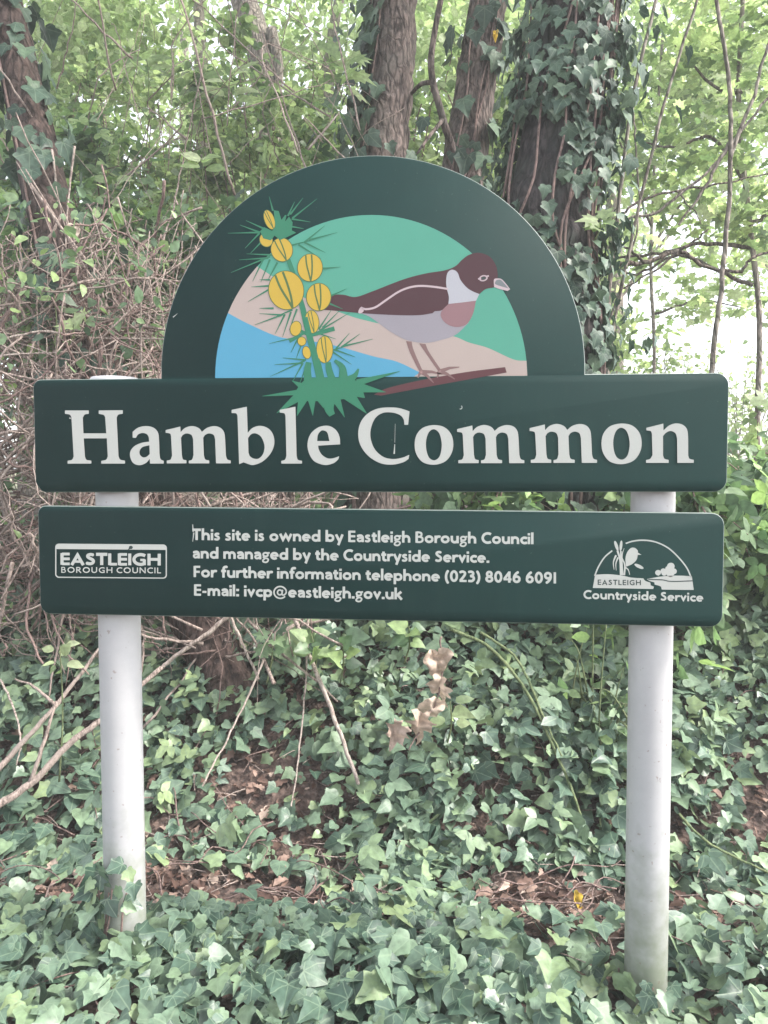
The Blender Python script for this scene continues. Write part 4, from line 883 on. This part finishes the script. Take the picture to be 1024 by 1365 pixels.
maple('young maple spreading light green leaves over the clearing at upper right', [(1010, 560), (1012, 420), (1000, 300), (985, 150), (990, 0), (1000, -200)], 4.2,
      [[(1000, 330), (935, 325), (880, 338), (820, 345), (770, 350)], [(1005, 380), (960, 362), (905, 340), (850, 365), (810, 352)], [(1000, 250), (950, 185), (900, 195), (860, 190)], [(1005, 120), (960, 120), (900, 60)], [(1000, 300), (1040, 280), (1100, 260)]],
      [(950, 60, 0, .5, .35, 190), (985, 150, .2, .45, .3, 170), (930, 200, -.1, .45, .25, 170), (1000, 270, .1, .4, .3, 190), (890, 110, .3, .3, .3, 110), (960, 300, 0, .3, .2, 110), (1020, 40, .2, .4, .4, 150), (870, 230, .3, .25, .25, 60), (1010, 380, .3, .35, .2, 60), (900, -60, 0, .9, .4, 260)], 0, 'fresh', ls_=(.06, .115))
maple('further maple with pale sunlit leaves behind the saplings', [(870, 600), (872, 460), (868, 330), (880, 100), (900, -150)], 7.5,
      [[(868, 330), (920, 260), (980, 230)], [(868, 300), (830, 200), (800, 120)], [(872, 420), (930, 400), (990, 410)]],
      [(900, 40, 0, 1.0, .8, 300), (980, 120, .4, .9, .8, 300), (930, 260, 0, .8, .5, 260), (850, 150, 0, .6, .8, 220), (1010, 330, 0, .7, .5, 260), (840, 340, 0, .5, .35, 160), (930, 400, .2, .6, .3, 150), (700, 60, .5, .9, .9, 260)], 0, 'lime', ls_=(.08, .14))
branch_thing('dead_branch', [(815, 352), (860, 350, .05), (905, 335, .1), (940, 355, .1), (985, 362, .1), (1000, 345, .1), (1040, 330, .15)], 2.5, .013, .006, 'bark_grey', 'bare crooked branch reaching right across the bright clearing', 'branch', None, [[(905, 335), (930, 318), (945, 305)], [(860, 350), (835, 330), (812, 325)], [(905, 336), (870, 362), (830, 385)]])
branch_thing('dead_branch', [(812, 300), (850, 270, .05), (900, 255, .1), (960, 245, .1), (1030, 230, .2)], 2.8, .008, .004, 'bark_grey', 'thin bare branch above the crooked one', 'branch', None, [[(900, 255), (925, 280), (935, 300)]])

# ---- far wood: rows of trees to close the view ----------------------------------
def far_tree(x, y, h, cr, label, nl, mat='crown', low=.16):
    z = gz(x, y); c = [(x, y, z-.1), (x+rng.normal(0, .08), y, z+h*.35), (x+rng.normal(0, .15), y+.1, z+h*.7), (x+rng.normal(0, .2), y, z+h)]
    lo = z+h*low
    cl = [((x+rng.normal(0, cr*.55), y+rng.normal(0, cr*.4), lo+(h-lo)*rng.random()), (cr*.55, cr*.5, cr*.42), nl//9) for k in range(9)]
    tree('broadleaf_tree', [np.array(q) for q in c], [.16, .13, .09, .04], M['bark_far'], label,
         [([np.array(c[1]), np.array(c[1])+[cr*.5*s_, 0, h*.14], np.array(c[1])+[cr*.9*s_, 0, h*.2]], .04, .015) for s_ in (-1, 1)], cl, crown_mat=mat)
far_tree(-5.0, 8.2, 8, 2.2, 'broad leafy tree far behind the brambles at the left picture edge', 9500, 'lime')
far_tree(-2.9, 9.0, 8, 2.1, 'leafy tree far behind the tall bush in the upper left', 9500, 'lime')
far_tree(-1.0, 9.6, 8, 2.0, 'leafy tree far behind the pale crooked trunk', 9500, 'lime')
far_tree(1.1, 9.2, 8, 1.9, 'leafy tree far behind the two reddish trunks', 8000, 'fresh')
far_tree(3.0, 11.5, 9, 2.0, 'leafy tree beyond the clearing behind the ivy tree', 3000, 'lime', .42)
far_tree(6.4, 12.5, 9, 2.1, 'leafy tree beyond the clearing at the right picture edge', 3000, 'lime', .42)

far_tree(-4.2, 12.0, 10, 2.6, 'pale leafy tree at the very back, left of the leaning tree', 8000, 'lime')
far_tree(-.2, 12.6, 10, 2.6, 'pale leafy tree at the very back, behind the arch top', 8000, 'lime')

# ---- the tangle of dead bramble canes on the left --------------------------------
tb = Tubes(); tb2 = Tubes()
for i in range(1550):
    T = tb if i % 3 else tb2
    px, py = rng.uniform(-60, 250), rng.uniform(330, 860)
    if rng.random() < .25: px, py = rng.uniform(180, 420), rng.uniform(640, 880)
    Y = rng.uniform(1.0, 1.75) if py > 480 else rng.uniform(1.25, 2.1); p = at(px, py, Y)
    if p[2] < gz(p[0], p[1])+.05: p[2] = gz(p[0], p[1])+.05+.3*rng.random()
    d = rdir(1)[0]*np.array([1, .55, 1.0]); L = rng.uniform(.18, .85); sag = np.array([rng.normal(0, .06), rng.normal(0, .05), rng.normal(-.03, .06)])
    c = [p-d*L*.5, p-d*L*.15+sag, p+d*L*.2+sag, p+d*L*.5]
    c = [np.array([q[0], max(q[1], .75), max(q[2], gz(q[0], q[1])+.02)]) for q in c]
    r0 = .0016+.006*rng.random()**2.2; T.add(curve3(c, 4, .004), (r0, r0*.55), 5, .2)
    if rng.random() < .35: q = c[2]; T.add(curve3([q, q+rdir(1)[0]*L*.12+d*L*.08, q+rdir(1)[0]*L*.25+d*L*.15], 3), (r0*.6, r0*.25), 4)
tag(tb.build('dead_bramble_tangle', M['stick']), 'tangled mass of dry brown bramble canes left of the sign', 'brambles', kind='stuff')
tag(tb2.build('dark_bramble_tangle', M['stick_dark']), 'darker reddish canes woven through the dry bramble tangle', 'brambles', kind='stuff')
# canes arching up through the bushes
tb = Tubes()
for i in range(70):
    px, py = rng.uniform(-40, 470), rng.uniform(-20, 420); Y = rng.uniform(1.5, 3.4); p = at(px, py, Y); d = unit(np.array([[rng.normal(0, .8), rng.normal(0, .4), 1.0]]))[0]; L = rng.uniform(.4, 1.3)
    b = rng.normal(0, .12, 3); r0 = .002+.005*rng.random()**2
    tb.add(curve3([p-d*L*.5, p-d*L*.15+b*.6, p+d*L*.2+b, p+d*L*.5-b*.3], 5, .003), (r0, r0*.5), 5, .15)
tag(tb.build('arching_canes', M['stick']), 'pale brown canes arching up through the leafy bushes left of the trunks', 'brambles', kind='stuff')
# small leaves caught in the tangle
n = 1300; q = [at(rng.uniform(-60, 260), rng.uniform(260, 930), rng.uniform(1.05, 2.2)) for _ in range(n)]; P = np.array(q); P[:, 2] = np.maximum(P[:, 2], terrain(P[:, 0], P[:, 1])+.03)
tag(link('bramble_leaves', leaves_mesh('bramble_leaves', 'ovate', P, rdir(n), rdir(n)*.7+[0, -.3, .5], rng.uniform(.025, .065, n)), M['bramble']), 'small green leaves growing through the dry bramble tangle', 'brambles', kind='stuff')

# ---- single sticks ------------------------------------------------------------------
ST = 'dead sticks leaning around the sign'
def stick(px, r0, r1, mat, label, twigs=()): return branch_thing('stick', [(p[0], p[1], p[2]) for p in px], 0, r0*.78, r1*.7, mat, label, 'stick', ST, twigs, .0012)
stick([(388, 815, 1.15), (415, 880, 1.0), (445, 955, .87), (478, 1045, .75)], .0105, .0085, 'stick_pale', 'long bleached stick slanting down the ivy from under the text panel')
stick([(412, 800, 1.15), (408, 900, 1.0), (398, 1010, .85), (385, 1095, .7)], .005, .003, 'stick_pale', 'thin pale stem hanging beside the long bleached stick')
stick([(325, 800, 1.0), (285, 838, .98), (240, 870, .96), (212, 893, .95)], .011, .009, 'stick_pale', 'thick pale stick pointing down to the left post from under the panel')
stick([(308, 822, 1.0), (325, 862, .98), (345, 905, .96)], .007, .006, 'stick_pale', 'short pale stick lying across the foot of the leaning tree')
stick([(352, 880, .95), (325, 940, .88), (300, 990, .8), (270, 1048, .7)], .005, .004, 'stick_pale', 'thin pale stick below the foot of the leaning tree')
stick([(330, 825, 1.05), (372, 868, 1.02), (425, 910, 1.0), (450, 935, 1.0)], .008, .004, 'stick', 'brown stick crossing behind the long bleached stick')
stick([(-20, 1085, .55), (40, 1045, .62), (95, 990, .70), (140, 955, .76), (215, 890, .85)], .016, .011, 'stick', 'thick fallen branch running behind the left post', [[(40, 1045, .62), (60, 985, .66), (75, 935, .7)]])
stick([(-20, 1045, .66), (30, 990, .75), (75, 940, .82), (135, 862, .95)], .013, .008, 'stick', 'fallen branch above the thick one at the left picture edge', [[(75, 940, .82), (45, 915, .85), (20, 905, .88)]])
stick([(0, 905, .95), (20, 950, .85), (28, 990, .78), (22, 1020, .74)], .005, .003, 'stick_pale', 'curled pale stem at the left picture edge')
stick([(-10, 455, 1.25), (60, 442, 1.25), (120, 450, 1.28), (230, 452, 1.3)], .007, .004, 'stick_pale', 'pale cane crossing level above the left end of the name panel')
stick([(-10, 475, 1.2), (70, 470, 1.22), (140, 472, 1.25), (195, 486, 1.25)], .005, .003, 'stick_pale', 'thinner pale cane just over the left post top')
stick([(40, 245, 1.5), (110, 340, 1.45), (170, 400, 1.4), (240, 450, 1.4)], .008, .005, 'stick', 'brown cane slanting down to the left shoulder of the sign')
stick([(90, 390, 1.45), (120, 350, 1.45), (150, 310, 1.5)], .007, .004, 'stick_dark', 'dark cane crossing the slanting brown cane')
stick([(70, 200, 1.75), (78, 280, 1.7), (85, 350, 1.65), (95, 420, 1.6)], .006, .004, 'stick_pale', 'pale upright cane against the leaning tree')
stick([(100, 195, 1.7), (92, 260, 1.7), (88, 330, 1.62)], .006, .004, 'stick_pale', 'second upright cane close to the leaning tree, bowed left')
stick([(0, 640, 1.1), (35, 590, 1.15), (60, 530, 1.2), (62, 450, 1.3)], .006, .003, 'stick_pale', 'curved pale cane beside the left end of the name panel')
stick([(0, 800, 1.0), (35, 740, 1.05), (60, 690, 1.1), (90, 640, 1.15)], .005, .003, 'stick', 'brown cane beside the left end of the text panel')
stick([(290, 1235, .42), (325, 1215, .46), (345, 1200, .5)], .010, .007, 'stick_pale', 'short thick stick lying in the leaf litter')
stick([(410, 200, 2.3), (440, 165, 2.3), (452, 150, 2.4)], .008, .005, 'stick_pale', 'pale twig rising left of the slim tree')
GS = 'green stems on the bank'
def gstem(px, r0, r1, label): return branch_thing('bramble_cane', px, 0, r0, r1, 'stem_green', label, 'bramble', GS, (), .001)
gstem([(600, 838, 1.0), (655, 865, .95), (700, 920, .88), (735, 990, .80), (765, 1060, .72), (782, 1115, .66)], .006, .004, 'green cane arching down the ivy bank left of the right post')
gstem([(640, 842, 1.0), (690, 880, .93), (722, 950, .84), (750, 1010, .77)], .005, .003, 'second green cane just above the longer arching one')
gstem([(790, 940, .95), (803, 1000, .86), (802, 1060, .78), (800, 1115, .7)], .004, .003, 'short upright green stem close to the right post')
gstem([(905, 1085, .55), (940, 1120, .5), (985, 1145, .48), (1050, 1175, .45)], .004, .003, 'long green runner right of the right post')
# ---- single leaves and sprouts -----------------------------------------------------------
def sprig(name, px, py, Y, rad, n, kind, mat, label, size, group=None, cat='plant', stemdown=60, axis=None):
    c = at(px, py, Y); d = at(px+random.uniform(-8, 8), py+stemdown, Y+.02)
    r = empty(name, tuple(d), label, cat, group)
    Tubes().add(curve3([d, (c+d)/2+[.01, 0, 0], c], 5), (.0035, .002), 5).build('stem', M['stem_green'], r)
    a = np.arange(n)*2.4+rng.random(); P = np.c_[c[0]+np.cos(a)*rad*.25, np.full(n, c[1])+np.sin(a)*rad*.2, c[2]-np.linspace(0, rad, n)]
    A = np.c_[np.cos(a), np.sin(a)*.5-.2, rng.normal(.15, .3, n)]
    link('foliage', leaves_mesh('foliage', kind, P, A, np.c_[rng.normal(0, .3, n), np.full(n, -.8), np.full(n, .7)], np.full(n, size)*rng.uniform(.75, 1.2, n)), M[mat], r)
LG = 'lime green shoots'
sprig('sapling_shoot', 308, 95, 2.5, .14, 11, 'ovate', 'lime', 'bright lime shoot high left of the arch', .13, LG)
sprig('sapling_shoot', 270, 212, 2.0, .05, 6, 'ovate', 'lime', 'small lime shoot touching the left curve of the arch', .09, LG)
sprig('sapling_shoot', 195, 75, 2.6, .10, 8, 'ovate', 'lime', 'lime shoot in the middle of the upper left foliage', .12, LG)
sprig('sapling_shoot', 460, 75, 2.4, .15, 9, 'maple', 'lime', 'lime leaves hanging left of the slim tree', .13, LG)
sprig('sapling_shoot', 415, 60, 2.5, .08, 5, 'maple', 'lime', 'lime leaves left of those beside the slim tree', .11, LG)
sprig('sapling_shoot', 150, 240, 2.2, .10, 8, 'ovate', 'fresh', 'mid green shoot amid the brambles left of the arch', .09, LG)
sprig('sapling_shoot', 205, 325, 1.9, .06, 5, 'ovate', 'lime', 'tiny lime shoot beside the left edge of the arch', .07, LG)
sprig('seedling', 72, 393, 1.3, .05, 4, 'ovate', 'bramble', 'pointed pale seedling over the left end of the name panel', .085, 'seedlings', stemdown=70)
sprig('seedling', 98, 432, 1.2, .02, 3, 'maple', 'lime', 'yellow green lobed seedling over the left post top', .08, 'seedlings', stemdown=30)
sprig('seedling', 80, 862, .7, .08, 8, 'ovate', 'lime', 'pale thin seedling standing in the ivy left of the left post', .045, 'seedlings', stemdown=180)
sprig('seedling', 800, 290, 1.5, .05, 5, 'maple', 'fresh', 'pale green seedling leaves on the thick trunk beside the arch', .07, 'seedlings', stemdown=30)
sprig('seedling', 362, 842, .95, .06, 6, 'maple', 'bramble', 'lobed green seedling below the panel beside the long bleached stick', .07, 'seedlings', stemdown=70)
sprig('seedling', 455, 850, .95, .09, 9, 'heart', 'bramble', 'broad leaved green seedling just under the middle of the text panel', .065, 'seedlings', stemdown=60)
sprig('seedling', 415, 845, 1.0, .08, 8, 'heart', 'bramble', 'broad leaved green seedling beside the top of the long bleached stick', .06, 'seedlings', stemdown=60)
sprig('seedling', 545, 835, 1.0, .06, 7, 'heart', 'bramble', 'leafy green seedling hanging under the panel above the pale dead leaves', .06, 'seedlings', stemdown=50)
sprig('seedling', 600, 935, .80, .08, 7, 'ovate', 'fresh', 'small green seedling beside the hanging dead leaves', .06, 'seedlings', stemdown=60)
def one_leaf(px, py, Y, size, kind, mat, label, axis, nrm, name='dead_leaf', cat='leaf', group=None, curl=1.1):
    p = at(px, py, Y); me = leaves_mesh(name, kind, np.array([[0., 0, 0]]), np.array([axis], float), np.array([nrm], float), np.array([size]), np.array([rng.random()]), curl, .55)
    bm = bmesh.new(); bm.from_mesh(me); bmesh.ops.subdivide_edges(bm, edges=bm.edges[:], cuts=3, use_grid_fill=True)
    for v in bm.verts:
        q = v.co/size; v.co += Vector((vnoise(q.x*5+px, q.z*5+py)-.5, vnoise(q.x*4+q.y*3+px*.7, q.z*4)-.5, vnoise(q.z*5, q.x*5+py)-.5))*size*Vector((.16, .42, .16))
    bm.to_mesh(me); bm.free()
    o = link(name, me, M[mat]); o.location = tuple(p); tag(o, label, cat, group)
branch_thing('dead_twig', [(588, 850, .76), (590, 890, .73), (583, 930, .70), (565, 965, .66), (545, 1000, .62)], 0, .003, .002, 'stick_dark', 'thin dead stem carrying the pale dead leaves in the ivy', 'stick', None, [], .002)
DL = 'pale dead leaves caught in the ivy'
one_leaf(582, 868, .72, .085, 'heart', 'deadpale', 'topmost dead leaf of the pale string hanging in the ivy', (.1, -.3, -1), (.2, -1, .3), group=DL)
one_leaf(588, 905, .70, .075, 'maple', 'deadpale', 'second pale dead leaf down the string in the ivy', (-.3, -.3, -1), (-.3, -1, .3), group=DL)
one_leaf(580, 932, .68, .075, 'heart', 'deadpale', 'curled dead leaf in the middle of the pale string in the ivy', (-.25, -.3, -1), (.4, -1, .2), group=DL)
one_leaf(562, 952, .64, .085, 'maple', 'deadpale', 'large tan dead leaf near the bottom of the string in the ivy', (-.1, -.5, -1), (.1, -1, .5), group=DL)
one_leaf(538, 968, .62, .08, 'maple', 'dead', 'brown dead leaf left of the bottom of the pale string', (-.6, -.4, -.8), (-.2, -1, .6), group=DL)
one_leaf(768, 1186, .40, .05, 'ovate', 'yellow', 'bright yellow fallen leaf on the litter left of the right post', (.3, -.6, -.6), (.1, -.8, .8), 'yellow_leaf')
one_leaf(98, 300, 1.5, .055, 'heart', 'deadpale', 'tan leaf caught in the canes by the leaning tree', (.2, -.3, -1), (.1, -1, .2), 'dead_leaf')
one_leaf(660, 40, 2.6, .05, 'ovate', 'yellow', 'yellow leaf hanging on the forked tree', (.1, -.2, -1), (.1, -1, .2), 'yellow_leaf')
# vine at the foot of the posts
def foot_vine(cx, cy, n, hgt, label):
    r = empty('foot_ivy', (cx, cy, 0), label, 'ivy', 'ivy gathered round the post feet')
    a = rng.uniform(math.pi*.75, math.pi*1.75, n); h = hgt*rng.random(n)**1.5; P = np.c_[cx+np.cos(a)*(.06+.03*rng.random(n)), cy+np.sin(a)*(.06+.05*rng.random(n)), .03+h]
    o_ = np.c_[np.cos(a), np.sin(a), np.zeros(n)]
    link('foliage', leaves_mesh('foliage', 'ivy', P, np.c_[rng.normal(0, .6, (n, 2)), -.6+rng.normal(0, .4, n)]+o_*.4, o_+rng.normal(0, .35, (n, 3))+[0, 0, .5], rng.uniform(.03, .06, n)), M['ivy'], r)
    tb = Tubes()
    for k in range(5):
        a0 = rng.uniform(2.4, 4.6); q = [(cx+math.cos(a0+.15*j)*.058, cy+math.sin(a0+.15*j)*.058, -.02+hgt*j/4*rng.uniform(.6, 1)) for j in range(5)]; tb.add(curve3(q, 3), (.004, .002), 5)
    tb.build('stem', M['stick_dark'], r)
foot_vine(-.5835, .0675, 60, .26, 'ivy gathered round the foot of the left post'); foot_vine(.606, .0675, 12, .05, 'ivy gathered round the foot of the right post')

# ---- added scattering box, imitates the veiling glare of the lens ------------------------------------------------
bm = bmesh.new(); bmesh.ops.create_cube(bm, size=1)
for v in bm.verts: v.co = Vector((v.co.x*40, v.co.y*40+6, -1.5+(v.co.z+.5)*15))
veil_me = bpy.data.meshes.new('glare_veil'); bm.to_mesh(veil_me); bm.free()
mt = bpy.data.materials.new('glare_veil_volume'); mt.use_nodes = True; t = mt.node_tree; t.nodes.remove(t.nodes['Principled BSDF'])
pv = N(t, 'ShaderNodeVolumePrincipled'); pv.inputs['Color'].default_value = (.95, .97, .95, 1); pv.inputs['Density'].default_value = GLARE_VEIL
t.links.new(pv.outputs[0], t.nodes['Material Output'].inputs['Volume'])
tag(link('glare_veil', veil_me, mt, smooth=False), kind='stuff')
